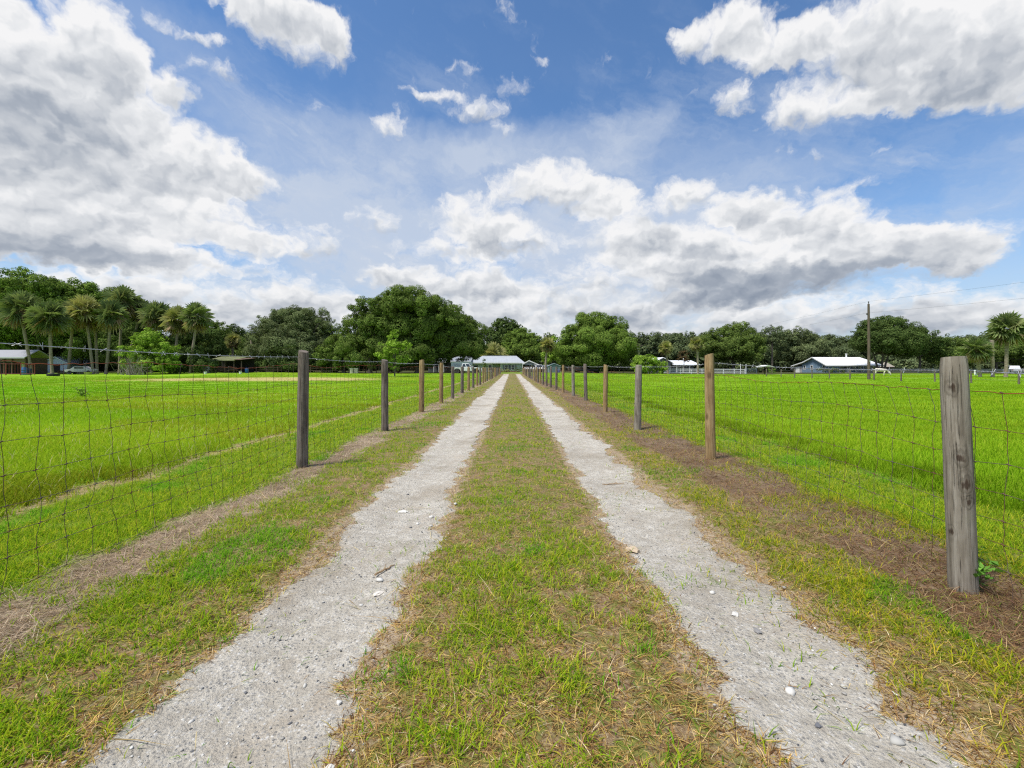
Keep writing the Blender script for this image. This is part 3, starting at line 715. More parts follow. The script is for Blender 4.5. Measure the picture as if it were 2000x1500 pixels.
def fence(name, label, posts, side, tops, barb0, ystart, far0, xfun):
    root = empty(name, (xfun(5.), 5., 0), 0, label, 'fence')
    spots = []
    base = Vector(root.location)
    for i, (bx, by, tx, ty, w, tone) in enumerate(posts):
        d = gd(by) + .5*w/F*gd(by)
        X = gx(bx, d); h = gzz(ty, d); tilt = gx(tx, d)-X
        spots.append((X, d, h, .5*w/F*d/math.hypot(1, X/d), tone, tilt))
    d = spots[-1][1]; k = 0
    while d < far0:
        d += 3.09; k += 1; rr = random.Random(k*7+side)
        spots.append((xfun(d)+rr.uniform(-.05, .05), d, rr.uniform(1.16, 1.30), .058+.012*rr.random(), rr.choice('dtdg'), rr.uniform(-.02, .02)))
    for i, (X, d, h, r, tone, tilt) in enumerate(spots):
        kn = side > 0 and i == 0
        o = link('fence_post', post_mesh(r, h - gz1(X, d), tone, i*13+side*5+40, kn), None, root)
        o.location = Vector((X, d, gz1(X, d))) - base
        o.rotation_euler = (random.Random(i).uniform(-.015, .015), math.atan2(tilt, h), 0.0 if kn else i*1.3)
        if i == 0: o['label'] = 'thick knotty grey post nearest to the viewer' if side > 0 else 'dark weathered post nearest to the viewer'
    # woven wire: eight line wires and upright stays every sixteen centimetres
    yy = np.arange(ystart, far0, .158)
    py = np.array([s[1] for s in spots]); pxs = np.array([s[0] for s in spots])
    xl = np.where(yy < py[0], xfun(yy), np.interp(yy, py, pxs)) + side*.085
    rs = np.random.default_rng(77+side)
    pf = np.concatenate([[py[0]-3.5 if side < 0 else py[0]-3.1], py]);
    ph = np.clip((yy - pf[np.clip(np.searchsorted(pf, yy)-1, 0, len(pf)-1)]) / np.diff(np.append(pf, pf[-1]+3.1))[np.clip(np.searchsorted(pf, yy)-1, 0, len(pf)-1)], 0, 1)
    sag = 4*ph*(1-ph)
    hs = np.array(tops); nw = len(hs)
    H = np.zeros((nw, len(yy))); XX = np.zeros_like(H); YY = np.zeros_like(H)
    for k in range(nw):
        slow = fbm(yy*.55, yy*0+k*3.1, 201+int(side), 3)-.5
        H[k] = hs[k] + gz(xl, yy) - sag*(.045 if k == 0 else .02) + slow*(.05 if k < 3 else .035) + rs.normal(0, .004, len(yy))
        XX[k] = xl + side*(.012+.05*sag*(.3+.7*(fbm(yy*.4, yy*0+7, 205, 2)))*math.sin(1.1+k*.5)) + rs.normal(0, .006, len(yy))
        YY[k] = yy + rs.normal(0, .008, len(yy)) + (fbm(yy*.9, yy*0+k*1.7, 211, 2)-.5)*.09 + (side > 0)*(.055 if k == 0 else 0.)
    paths = [np.stack([XX[k], YY[k], H[k]], -1) for k in range(1, nw)]
    V1, Q1 = tubes_np(paths, .0015, 4)
    st = []
    for i in range(len(yy)):
        P = np.stack([XX[:, i], YY[:, i], H[:, i]], -1)
        M = (P[:-1]+P[1:])/2 + rs.normal(0, .005, (nw-1, 3))*np.array([1, 1, .2])
        A = np.empty((2*nw-1, 3)); A[0::2] = P; A[1::2] = M; st.append(A)
    V2, Q2 = tubes_np(st, .0016, 3)
    kn = []
    for i in range(len(yy)):
        if yy[i] > 14: break
        for k in range(nw):
            c = np.array([XX[k, i], YY[k, i], H[k, i]]); kn.append(np.stack([c-[0, .009, .003], c+[0, .009, .003]]))
    V3, Q3 = tubes_np(kn, .0034, 5)
    V = np.concatenate([V1, V2, V3]); Q = np.concatenate([Q1, Q2+len(V1), Q3+len(V1)+len(V2)])
    o = link('woven_wire', np_mesh('woven_wire', V-np.array(base), [(4, Q)], True), WIRE, root)
    fy = np.arange(ystart, far0, .05)
    top = np.stack([np.interp(fy, YY[0], XX[0]), fy, np.interp(fy, YY[0], H[0])+.004*np.sin(fy*2*np.pi/.158)+rs.normal(0, .0015, len(fy))], -1)
    V, Q = tubes_np([top], .0022, 5)
    link('top_wire', np_mesh('top_wire', V-np.array(base), [(4, Q)], True), RUSTTOP, root)
    # one strand of barbed wire along the tops
    by = np.arange(ystart, far0, .01 if far0 < 10 else .02)
    bx = np.interp(by, yy, xl) - side*.02
    pz = np.array([min(s[2]-.03, barb0(s[1])) for s in spots])
    bz = np.where(by < py[0], barb0(by), np.interp(by, py, pz)) - .025*np.interp(by, yy, sag)
    two = [np.stack([bx+.0025*np.cos(by*130+a), by, bz+.0025*np.sin(by*130+a)], -1) for a in (0, math.pi)]
    V1, Q1 = tubes_np(two, .0019, 4)
    bb = []
    for q in np.arange(ystart+.05, 26, .125):
        c = np.array([np.interp(q, by, bx), q, np.interp(q, by, bz)])
        for s in (-1, 1):
            v = rs.normal(0, 1, 3); v[1] *= .5; v = v/np.linalg.norm(v)*.020
            bb.append(np.stack([c-v+[0, s*.004, 0], c+v+[0, s*.004, 0]]))
    V2, Q2 = tubes_np(bb, .0014, 3)
    link('barbed_wire', np_mesh('barbed_wire', np.concatenate([V1, V2])-np.array(base), [(4, np.concatenate([Q1, Q2+len(V1)]))], True), BARB, root)
    return root
fence('wire_fence', 'woven wire fence with wooden posts left of the drive', LPOSTS, -1, [1.255, 1.02, .83, .655, .49, .355, .22, .06],
      lambda y: 1.335 + 0*y, 1.1, 84., lambda y: -2.556+.0064*np.asarray(y) if not np.isscalar(y) else -2.556+.0064*y)
fence('wire_fence', 'woven wire fence with wooden posts right of the drive', RPOSTS, 1, [1.10, .90, .73, .575, .44, .31, .19, .05],
      lambda y: 1.13 + .023*np.minimum(y, 6.), -.7, 84., lambda y: 2.43-.0042*np.asarray(y))
# ------------------------------------------------------------------ trees, palms, shrubs
LEAF = leafy('tree leaf', .25)
FROND = leafy('palm frond', .30)
def bark_mat(name, a, b, sc=9., zs=.3):
    m, t, out = mat(name); co = t.node('ShaderNodeTexCoord').outputs['Object']
    n, _ = t.noise(t.v('MULTIPLY', co, (1, 1, zs)), sc, 5., .65)
    principled(t, out, t.ramp(n, [(.3, a), (.7, b)]), .95, n, 0., .1, .6, .05); return m
BARK = bark_mat('oak bark', (.055, .045, .035), (.16, .14, .12))
PBARK = bark_mat('palm bark', (.15, .115, .085), (.38, .32, .25), 4., 2.5)

PALS = {  # foliage tints (leaf colour itself, except 'haze')
 'oak': [(.092,.142,.034),(.070,.112,.028),(.118,.172,.042),(.140,.195,.048)],
 'dark': [(.058,.094,.028),(.045,.075,.023),(.078,.120,.036),(.098,.142,.042)],
 'mid': [(.105,.172,.034),(.135,.205,.040),(.082,.136,.030),(.165,.240,.048)],
 'fresh': [(.160,.270,.036),(.200,.320,.044),(.125,.215,.032),(.240,.360,.055)],
 'lime': [(.155,.265,.030),(.19,.30,.040),(.125,.22,.026),(.22,.34,.055)],
 'grey': [(.125,.160,.070),(.100,.132,.058),(.150,.185,.088),(.085,.115,.050)],
 'haze': [(.088,.122,.058),(.072,.102,.050),(.108,.145,.068),(.130,.165,.074)],  # far trees: the greying of distant air is put into the leaf colour
 'red': [(.13,.085,.045),(.10,.09,.045),(.16,.095,.05)],
 'palm': [(.125,.168,.066),(.160,.205,.085),(.095,.138,.053),(.205,.240,.102)],
 'palmy': [(.215,.235,.085),(.270,.285,.115),(.165,.190,.070),(.320,.310,.130)],
 'dead': [(.30,.21,.13),(.38,.29,.19),(.20,.15,.095)],
}
for _k in PALS:
    if _k not in ('dead', 'red'): PALS[_k] = [(a*1.24, b*1.18, c*1.15) for a, b, c in PALS[_k]]
def leaf_quads(P, Nrm, size, cols, rs):
    """rhombic leaf sprays at P facing Nrm"""
    n = len(P)
    Nrm = Nrm/(np.linalg.norm(Nrm, axis=1, keepdims=True)+1e-9)
    r = rs.normal(0, 1, (n, 3)); a = np.cross(Nrm, r); a /= np.linalg.norm(a, axis=1, keepdims=True)+1e-9
    b = np.cross(Nrm, a)
    s = (size*(.55+.9*rs.random(n)))[:, None]
    w = s*(.42+.3*rs.random((n, 1)))
    V = np.stack([P-a*s*.5, P-b*w*.5+a*s*.08, P+a*s*.5, P+b*w*.5-a*s*.05], 1)
    V += Nrm[:, None, :]*(np.array([0, .12, 0, .12])[None, :, None]*s[:, :, None])
    return V.reshape(-1, 3), np.repeat(cols, 4, 0)
def crown_points(lobes, leaf, dens, rs, holes=.0, clump=(.15, .32)):
    P = []; N = []; C = []
    for (c, r) in lobes:
        c = np.array(c); r = np.array(r); R0 = r.mean()
        K = max(14, int(52*min(2.2, (R0/3.2)**1.0)*(1-holes)))
        # clumps of leaves around the lobe, more on the outside and on top
        dv = rs.normal(0, 1, (K, 3)); dv[:, 2] = dv[:, 2]*.9+.18; dv /= np.linalg.norm(dv, axis=1, keepdims=True)
        rad = (.48+.62*rs.random(K)**.9)
        cc = c+dv*r*rad[:, None]
        cr = R0*(clump[0]+(clump[1]-clump[0])*rs.random(K))
        e = int(K*.4); dv2 = rs.normal(0, 1, (e, 3)); dv2[:, 2] = np.abs(dv2[:, 2])*.9-.2; dv2 /= np.linalg.norm(dv2, axis=1, keepdims=True)
        cc = np.concatenate([cc, c+dv2*r*(.93+.17*rs.random((e, 1)))]); cr = np.concatenate([cr, R0*(.07+.08*rs.random(e))]); K += e
        tint = .74+.56*rs.random(K)
        for k in range(K):
            m = int(dens*4*math.pi*cr[k]**2/(leaf*leaf*.42))
            m = min(m, 1500)
            u = rs.normal(0, 1, (m, 3)); u /= np.linalg.norm(u, axis=1, keepdims=True)
            sq = np.array([1., 1., .78])
            q = cc[k]+u*sq*(cr[k]*(.60+.48*rs.random(m)**.7))[:, None]
            # uneven: drop leaves in small random pockets
            h = vnoise(q[:, 0]*1.3/leaf*.35+k, q[:, 2]*1.3/leaf*.35+q[:, 1]*.7, 7)
            kp = h > .24; q = q[kp]; u = u[kp]
            out = (q-c)/r
            P.append(q); N.append(u*.9+out*.55+np.array([0, 0, .45])+rs.normal(0, .55, (len(q), 3)))
            C.append(tint[k]*(.85+.3*rs.random(len(q))))
    return np.concatenate(P), np.concatenate(N), np.concatenate(C)

def tree(name, label, cat, base, d, lobes, pal, leaf=0.23, dens=.8, trunk=.35, group=None, holes=0., seed=0, trunks=1, spread=.0, bark=None, clump=(.15, .32)):
    """lobes: (px, py, rx, ry) of the crown as measured on the photograph, at distance d; base: trunk foot px"""
    rs = np.random.default_rng(1000+seed*17+int(base))
    X0 = gx(base, d); z0 = gz1(X0, d)
    root = empty(name, (X0, d, z0-.05), 0, label, cat, group); B = np.array(root.location)
    L = []
    for i, (px, py, rx, ry) in enumerate(lobes):
        R_ = np.array([rx*d/F, .9*rx*d/F, ry*d/F])
        c = np.array([gx(px, d), d+(rs.random()-.45)*R_[0]*.8, gzz(py, d)])-B
        L.append((c, R_))
    P, N, T = crown_points(L, leaf, dens, rs, holes, clump)
    k = P[:, 2] > .12
    P, N, T = P[k], N[k], T[k]
    cols = np.array(PALS[pal])[rs.integers(0, len(PALS[pal]), len(P))]*T[:, None]
    V, C = leaf_quads(P, N, leaf, cols, rs)
    Q = np.arange(len(V)).reshape(-1, 4)
    link('crown', np_mesh('crown', V, [(4, Q)], False, C), LEAF, root)
    mb = MB(); zc = min(c[2]-.45*r[2] for c, r in L); zc = max(zc, .8)
    top = max(c[2] for c, r in L)
    for ti in range(trunks):
        a = 6.28*ti/trunks+.5+seed; o = spread*trunk*2
        pts = [Vector((math.cos(a)*o*.5, math.sin(a)*o*.5, -.15))]
        K = 6
        for i in range(1, K+1):
            f = i/K
            pts.append(Vector((math.cos(a)*o*(.5+2.2*f)+trunk*.35*math.sin(i*1.7+seed), math.sin(a)*o*(.5+2.2*f)*.5+trunk*.35*math.cos(i*1.3+seed), zc*1.15*f)))
        rr = [trunk*(1.35 if i == 0 else 1.0-.45*i/K)/math.sqrt(trunks)*1.1 for i in range(K+1)]
        mb.tube(pts, rr, 9)
        for (c, r) in L:
            for q in range(3):
                tgt = Vector(c)+Vector((rs.normal()*r[0]*.35, rs.normal()*r[1]*.35, rs.normal()*r[2]*.3+.1*r[2]))
                if tgt.z < pts[-1].z: tgt.z = pts[-1].z+.3
                st = pts[rs.integers(4, K+1)]
                md = st.lerp(tgt, .5)+Vector((0, 0, -.06*(tgt-st).length+.1*rs.normal()))
                mb.tube([st, md, tgt], [trunk*.42/math.sqrt(trunks), trunk*.26, trunk*.07], 6)
    link('trunk', mb.mesh('trunk', True), bark or BARK, root)
    return root

def palm(label, px, py, r, base, d, seed, pal='palm', skirt=.6, fronds=46, top=True, group='cabbage palms', trk=.19, name='palm_tree', cat='palm tree', lean=0.0):
    rs = np.random.default_rng(500+seed)
    X0 = gx(base, d); root = empty(name, (X0, d, gz1(X0, d)-.05), 0, label, cat, group)
    B = Vector(root.location); C = Vector((gx(px, d), d, gzz(py, d)))-B; Rr = r*d/F*(.88 if d > 70 else 1.)
    mb = MB(); K = 12; pts = []; H = C.z - (.30*Rr if top else 0)
    for i in range(K+1):
        f = i/K; pts.append(Vector((C.x*(f**1.3)+.06*math.sin(f*5+seed), .05*math.sin(f*4+seed*2), -.1+(H+.1)*f)))
    mb.tube(pts, [trk*(1.5 if i == 0 else 1.12-.10*math.sin(i*2.1+seed) + (.22 if i >= K-1 and top else 0)) for i in range(K+1)], 10)
    link('trunk', mb.mesh('trunk', True), PBARK, root)
    if not top: return root
    hub = Vector((C.x, C.y, C.z-.05*Rr))
    def fan(els, n, pal_, droop, rad):
        V = []; T = []; cols = []
        for i in range(n):
            a = 2.399963*i+rs.normal()*.2; el = els(i/n)+rs.normal()*.12
            dr = np.array([math.cos(a)*math.cos(el), math.sin(a)*math.cos(el), math.sin(el)])
            side = np.array([-math.sin(a), math.cos(a), 0]); up = np.cross(dr, side)*-1
            if up[2] < 0: up = -up
            ro = rs.normal()*1.2; side, up = side*math.cos(ro)+up*math.sin(ro), up*math.cos(ro)-side*math.sin(ro)
            pl = rad*(.34+.12*rs.random()); o = np.array(hub)+dr*.08*rad
            tip = o+dr*pl+np.array([0, 0, -.05*rad*droop])
            # petiole
            w = .012*rad
            b = len(V); V += [o-side*w, o+side*w, tip]; T.append((b, b+1, b+2)); cc = np.array(PALS[pal_][rs.integers(len(PALS[pal_]))])*(.8+.4*rs.random()); cols += [cc*1.1]*3
            M = 17; fl = rad*(.56+.12*rs.random())
            for m in range(M):
                q = (m/(M-1)*2-1); an = q*2.3
                ld = dr*math.cos(an)+side*math.sin(an)+up*.28*abs(q)
                ld = ld/np.linalg.norm(ld); ln = fl*(1-.30*abs(q))*(.85+.3*rs.random())
                mid = tip+ld*ln*.6; end = tip+ld*ln+np.array([0, 0, -(.05+.5*droop*rs.random()*(.2+i/n))*ln])
                wd = np.cross(ld, up); wd = wd/(np.linalg.norm(wd)+1e-6)*ln*.072
                b = len(V); V += [tip, mid-wd, end, mid+wd]; T.append((b, b+1, b+2)); T.append((b, b+2, b+3))
                cl = cc*(.85+.3*rs.random()); cols += [cl*.9, cl, cl*1.12, cl]
        return np.array(V), np.array(T), np.array(cols)
    V, T, C_ = fan(lambda f: 1.5-2.45*f**1.0, fronds, pal, .8, Rr)
    link('crown', np_mesh('crown', V, [(3, T)], False, C_), FROND, root)
    if skirt > 0:
        V, T, C_ = fan(lambda f: -.55-.75*f, int(16*skirt), 'dead', 1.2, Rr*.92)
        link('dead_fronds', np_mesh('dead_fronds', V, [(3, T)], False, C_), FROND, root)
    return root

def woods():
    """the far wood that closes the view: reads as one dark mass"""
    rs = np.random.default_rng(4); P = []; N = []; T = []; TR = MB()
    for (x0, x1, d, h0, h1, n) in ((-700, 520, 135, 7, 10.5, 34), (480, 1260, 175, 9, 13.5, 26), (1180, 2750, 205, 12.5, 16.5, 54), (1180, 2750, 160, 7, 10, 40)):
        L = []
        for i in range(n):
            px = x0+(x1-x0)*(i+.5+.6*(rs.random()-.5))/n; dd = d+rs.normal()*7; h = h0+(h1-h0)*rs.random()**1.3
            wx = (x1-x0)/n*dd/F*.85
            L.append((np.array([gx(px, dd), dd, h*.56]), np.array([wx, wx, h*.46])))
            L.append((np.array([gx(px, dd)+rs.normal()*2, dd-2, h*.25]), np.array([wx*1.1, wx, h*.28])))
            TR.tube([(gx(px, dd), dd, 0), (gx(px, dd)+.3, dd, h*.6)], [.3, .15], 6)
        p, q, t = crown_points(L, .75, .55, rs); P.append(p); N.append(q); T.append(t)
    P = np.concatenate(P); N = np.concatenate(N); T = np.concatenate(T); k = P[:, 2] > .1; P, N, T = P[k], N[k], T[k]
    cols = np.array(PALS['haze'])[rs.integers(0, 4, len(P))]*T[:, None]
    V, C = leaf_quads(P, N, .8, cols, rs); nq = len(V)
    tv = np.array(TR.v); tf = np.array([f for f in TR.f if len(f) == 4])+nq
    V = np.concatenate([V, tv]); C = np.concatenate([C, np.tile([[.09, .08, .065]], (len(tv), 1))])
    tag(link('woods', np_mesh('woods', V, [(4, np.arange(nq).reshape(-1, 4)), (4, tf)], False, C), LEAF), 'dark far wood closing the view behind the pastures', 'woods', kind='stuff')
woods()

OAKG = 'big oaks and trees round the pastures'
def T(label, base, d, lobes, pal, **k):
    T.n += 1
    return tree(k.pop('name', 'oak_tree'), label, k.pop('cat', 'tree'), base, d, lobes, pal, group=k.pop('group', OAKG), seed=T.n, **k)
T.n = 0
# --- far left, behind the palms
T('fresh green oak rising tallest above the left palm grove', 75, 100, [(70,570,50,36),(30,590,45,36),(105,585,40,34),(60,630,80,50)], 'mid', leaf=0.31)
T('fresh green oak cut by the left edge of the picture', -20, 98, [(-25,585,50,36),(10,610,42,40),(-50,640,60,50)], 'mid', leaf=0.31)
T('oak with twin tops right behind the middle palm trunks', 158, 104, [(150,578,36,30),(175,590,34,30),(140,615,50,45),(180,640,50,60)], 'mid', leaf=0.31)
T('dark oak behind the tall shaggy palm of the grove', 235, 108, [(225,600,44,34),(270,625,40,34),(240,660,60,50)], 'oak', leaf=0.31)
T('shady understorey oak between the left shed and the palm trunks', 118, 112, [(60,665,70,40),(140,670,60,45),(205,675,50,45)], 'dark', leaf=0.35)
T('dark broad oak behind the right end of the palm grove', 335, 96, [(330,668,55,45),(375,682,45,42),(300,690,50,36)], 'dark', leaf=0.28)
T('small dark oak showing a low top right of the palm grove', 428, 112, [(428,650,24,22),(410,675,38,34),(448,690,40,34)], 'oak', leaf=0.28)
T('low dark oak behind the mossy wood shed', 470, 118, [(462,664,30,26),(500,680,40,34),(440,694,40,26)], 'dark', leaf=0.28)
T('wide grey green oak with drooping moss behind the dry patch', 575, 100, [(545,640,52,36),(600,638,50,34),(570,622,40,22),(630,670,36,40),(515,680,40,36),(575,685,75,36)], 'grey', leaf=0.25, trunk=.5)
T('low oak tucked between the mossy oak and the big domed oak', 672, 92, [(668,670,32,32),(655,695,36,26),(695,690,36,32)], 'oak', leaf=0.25)
T('left lobe of the oak clump, tall and narrow behind the young lime tree', 722, 88, [(722,606,36,26),(708,640,40,36),(740,640,42,40),(712,684,52,36)], 'oak', leaf=0.23, trunk=.45)
T('largest domed oak of the clump left of the house', 815, 90, [(800,602,56,36),(770,625,46,40),(845,622,46,40),(810,650,80,44),(790,690,60,26)], 'oak', leaf=0.23, trunk=.55)
T('dark round oak overhanging the house roof and the white truck', 876, 95, [(880,632,42,38),(915,658,34,38),(858,660,48,40),(890,681,54,23),(926,674,24,24)], 'oak', leaf=0.22, trunk=.5)
T('bright light green young tree standing alone in the left pasture', 771, 62, [(772,650,8,13),(768,662,13,12),(755,671,17,8),(789,674,16,8),(771,680,24,12),(748,696,15,7),(795,700,13,6),(771,700,21,12),(770,714,18,9)], 'lime', leaf=.22, trunk=.09, dens=.75, clump=(.22, .42), holes=.1, name='young_tree', group=None)
# --- behind the house
T('dark crowned tree standing high behind the house roof', 987, 150, [(985,638,26,17),(970,655,24,20),(1003,650,22,18),(985,672,34,22)], 'dark', leaf=.5, trunk=.4)
T('fresh light green tree behind the carport', 1022, 138, [(1022,662,32,19),(1042,672,26,20),(1003,672,24,20),(1022,692,42,22)], 'mid', leaf=0.35)
T('bright leafy tree right of the single palm by the shed', 1090, 120, [(1088,680,20,20),(1100,696,26,20),(1075,700,20,18)], 'fresh', leaf=0.30)
T('large round oak right of the drive end', 1165, 102, [(1160,640,40,30),(1135,660,38,34),(1190,656,40,36),(1165,680,70,36),(1115,692,28,28),(1215,690,28,30),(1140,706,40,20)], 'mid', leaf=0.24, trunk=.5)
T('clipped dome of a shrub in front of the white roofed house', 1268, 92, [(1268,712,30,18),(1250,716,20,14),(1288,716,18,14)], 'fresh', leaf=.22, trunk=.12, dens=1.2, name='round_shrub', cat='shrub', group=None)
# --- right, behind the white board fence and the blue house
T('dark tree between the far transformer pole and the first fence palm', 1262, 150, [(1255,672,24,20),(1285,668,22,18),(1270,690,34,24)], 'haze', leaf=.5)
T('dark tree behind the white roofed house', 1322, 146, [(1318,670,26,19),(1345,664,20,17),(1330,690,36,22)], 'haze', leaf=.5)
T('small sparse brownish tree before the white roofs', 1336, 104, [(1336,692,10,9),(1332,702,12,9)], 'red', leaf=.25, trunk=.1, name='small_tree', group=None)
T('tall oak right behind the tan post with pale inner limbs', 1432, 124, [(1445,650,30,21),(1412,662,34,22),(1470,672,24,24),(1430,684,50,26),(1385,676,26,24)], 'oak', leaf=0.31, trunk=.45, holes=.15)
T('thin lacy topped tree left of the blue house', 1508, 138, [(1508,648,23,13),(1495,666,22,18),(1522,668,22,18)], 'haze', leaf=0.33, dens=.55, holes=.3, trunk=.3)
T('grey green tree directly above the blue house gable', 1560, 142, [(1550,662,28,19),(1585,668,28,20),(1565,690,44,24)], 'grey', leaf=0.35)
T('low dark tree behind the blue house ridge', 1640, 150, [(1625,672,26,17),(1665,674,28,18),(1645,694,44,22)], 'haze', leaf=0.35)
T('broad dark oak with forked trunk behind the utility pole', 1722, 104, [(1735,640,38,22),(1700,650,26,20),(1765,652,34,24),(1735,668,60,26),(1780,672,26,24)], 'dark', leaf=0.26, trunk=.38, trunks=3, spread=1.2)
T('dark oak with one pale trunk right of the forked oak', 1797, 106, [(1810,664,32,20),(1795,680,32,18),(1832,684,28,22)], 'dark', leaf=0.27, trunk=.26)
T('low dark tree behind the big grey post', 1868, 118, [(1862,680,30,20),(1890,690,30,20),(1850,698,34,20)], 'oak', leaf=0.31)
T('dark tree behind the two right palms', 1945, 116, [(1940,690,36,22),(1985,684,36,26),(2030,690,36,26)], 'oak', leaf=0.31)
# --- shrubs and undergrowth
T('light green spreading bush before the palm grove', 283, 76, [(282,662,30,20),(262,690,34,16),(300,684,34,22),(275,710,40,16),(310,712,32,14)], 'fresh', leaf=.27, trunk=.12, name='bush', cat='bush', group=None)
T('dark bush filling the ground right of the palm grove', 352, 82, [(350,705,44,24),(388,712,26,16)], 'dark', leaf=0.22, trunk=.12, name='bush', cat='bush', group=None)
T('green shrub row below the porch of the blue house', 1608, 112, [(1606,723,10,5),(1622,723,12,5),(1640,724,8,4)], 'oak', leaf=.18, trunk=.05, name='shrub', cat='shrub', group=None)
T('round bush beside the small white picnic shelter', 1508, 84, [(1508,723,8,7)], 'mid', leaf=.18, trunk=.05, name='shrub', cat='shrub', group=None)
T('dark shrub below the right front windows of the house', 1012, 106, [(1010,722,7,5),(1018,723,6,4)], 'oak', leaf=.16, trunk=.05, name='shrub', cat='shrub', group=None)
T('low olive shrub bed left of the front windows of the house', 985, 106, [(984,724,8,3.5),(992,724,6,3.5)], 'palmy', leaf=.15, trunk=.05, name='shrub', cat='shrub', group=None)
T('slim dark shrub beside the front door of the house', 946, 104, [(946,706,3,10),(947,718,4.5,9)], 'oak', leaf=.16, trunk=.05, name='shrub', cat='shrub', group=None)
T('wild hedge of low growth along the pasture edge below the mossy oak', 590, 96, [(540,712,36,12),(590,714,40,12),(640,712,36,14)], 'dark', leaf=.3, trunk=.08, name='hedge', cat='hedge', group=None)
T('low growth shading the ground under the domed oak', 745, 96, [(700,712,36,12),(760,712,40,12),(820,708,30,14)], 'dark', leaf=.3, trunk=.08, name='hedge', cat='hedge', group=None)
# --- palms
palm('leftmost leaning palm of the grove with wide drooping crown', 42, 600, 42, 60, 76, 1, 'palm', .7)
palm('palm with pale straight trunk in front of the grove', 96, 618, 40, 102, 74, 2, 'palm', .8)
palm('palm with trunk leaning right behind the pale trunked palm', 143, 612, 34, 134, 80, 3, 'palm', .6)
palm('palm of the slanting pair with the yellower crown', 166, 604, 36, 182, 78, 4, 'palmy', .9)
palm('second palm of the slanting pair', 183, 618, 30, 191, 82, 5, 'palmy', .9)
palm('thick crowned palm left of the light green bush', 217, 612, 34, 207, 79, 6, 'palm', .7)
palm('tallest shaggy brownish palm over the grove', 240, 586, 36, 232, 88, 7, 'palm', 1.3)
palm('short tufted palm leaning out from the tall shaggy palm', 275, 605, 26, 248, 90, 8, 'palm', .5)
palm('dark topped palm behind the light green bush', 305, 614, 34, 296, 86, 9, 'palm', .6)
palm('palm half sunk in leaves right of the light green bush', 347, 622, 32, 342, 84, 10, 'palmy', 1.0)
palm('tall clean palm at the right end of the grove', 384, 616, 34, 372, 82, 11, 'palm', .9)
palm('small far palm above the mossy wood shed', 454, 663, 17, 454, 104, 12, 'palmy', .8)
palm('bare dead palm trunk beside the mossy oak', 492, 664, 10, 493, 96, 13, top=False, trk=.2, name='dead_palm', cat='dead tree', group=None)
palm('wide low cabbage palm rising behind the house roof', 965, 694, 32, 965, 124, 14, 'palmy', .3, fronds=60)
palm('single palm with pale trunk beside the small shed', 1069, 672, 18, 1065, 98, 15, 'palmy', 1.0)
palm('left palm of the two before the white roofs', 1300, 678, 16, 1305, 94, 16, 'palmy', 1.0)
palm('right palm of the two before the white roofs', 1360, 670, 17, 1364, 92, 17, 'palmy', .9)
palm('shorter palm with ragged crown left of the dead trunk', 1906, 680, 26, 1914, 57, 18, 'palm', .8, trk=.17)
palm('bare dead palm trunk standing between the two right palms', 1938, 664, 12, 1939, 57, 19, top=False, trk=.17, name='dead_palm', cat='dead tree', group=None)
palm('tallest palm at the right edge with round full crown', 1968, 640, 33, 1964, 58, 20, 'palm', .7, fronds=60, trk=.17)

# bare grey brush in front of the grove
def brush():
    rs = np.random.default_rng(8); d = 73; root = empty('dead_brush', (gx(258, d), d, gz1(gx(258, d), d)), 0, 'tangle of bare grey twigs beside the light green bush', 'brush')
    mb = MB()
    for i in range(70):
        a = rs.random()*6.28; p = Vector((rs.normal()*.9, rs.normal()*.6, 0)); pts = [p.copy()]
        dv = Vector((math.cos(a)*.5, math.sin(a)*.4, 1.)).normalized()
        for k in range(5):
            p = p+dv*(.45+.4*rs.random()); dv = (dv+Vector(rs.normal(0, .28, 3))).normalized(); pts.append(p.copy())
        mb.tube(pts, [.035, .028, .022, .016, .011, .006], 4)
    mb.build('branches', simple('dead twig', (.25, .22, .19), .95), root)
brush()
# ------------------------------------------------------------------ buildings, vehicles, farm things
def ribbed(name, col, rough=.35, rib=2.6):
    m, t, out = mat(name); co = t.node('ShaderNodeTexCoord').outputs['Object']
    x, y, z = t.xyz(co)
    r = t.m('POWER', t.m('ABSOLUTE', t.m('SINE', t.m('MULTIPLY', x, rib*math.pi))), 8.)
    n, _ = t.noise(co, .8, 4., .6); n2, _ = t.noise(t.v('MULTIPLY', co, (3., .4, .4)), 2., 4., .6)
    c = t.mix(t.m('MULTIPLY', t.ss(n, .4, .75), .35), col, tuple(v*.72 for v in col))
    c = t.mix(t.m('MULTIPLY', t.ss(n2, .55, .75), .3), c, tuple(v*.8 for v in col))
    principled(t, out, c, rough+.15, r, 0., .4, .5, .03); return m
def siding(name, col, pitch=.18, vertical=False):
    m, t, out = mat(name); co = t.node('ShaderNodeTexCoord').outputs['Object']
    x, y, z = t.xyz(co)
    u = t.m('ADD', x, y) if vertical else z
    fr = t.m('FRACT', t.m('DIVIDE', u, pitch)); n, _ = t.noise(co, 1.2, 4., .6); n2, _ = t.noise(co, 12., 3., .6)
    k = t.m('MULTIPLY_ADD', t.m('ADD', n, t.m('MULTIPLY', n2, .4)), .35, .75)
    c = t.v('MULTIPLY', col, t.comb(k, k, k))
    c = t.mix(t.m('MULTIPLY', t.ss(fr, .12, .0), .55), c, tuple(v*.45 for v in col))
    principled(t, out, c, .75, fr, 0., .3, .5, .02); return m
W_PAINT = simple('white paint', (.74, .74, .72), .5, 0, .08)
GLASS = simple('dark window glass', (.025, .03, .035), .08, 0, .1, 2., .7)
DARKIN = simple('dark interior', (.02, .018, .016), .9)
TYRE = simple('tyre rubber', (.02, .02, .021), .85)
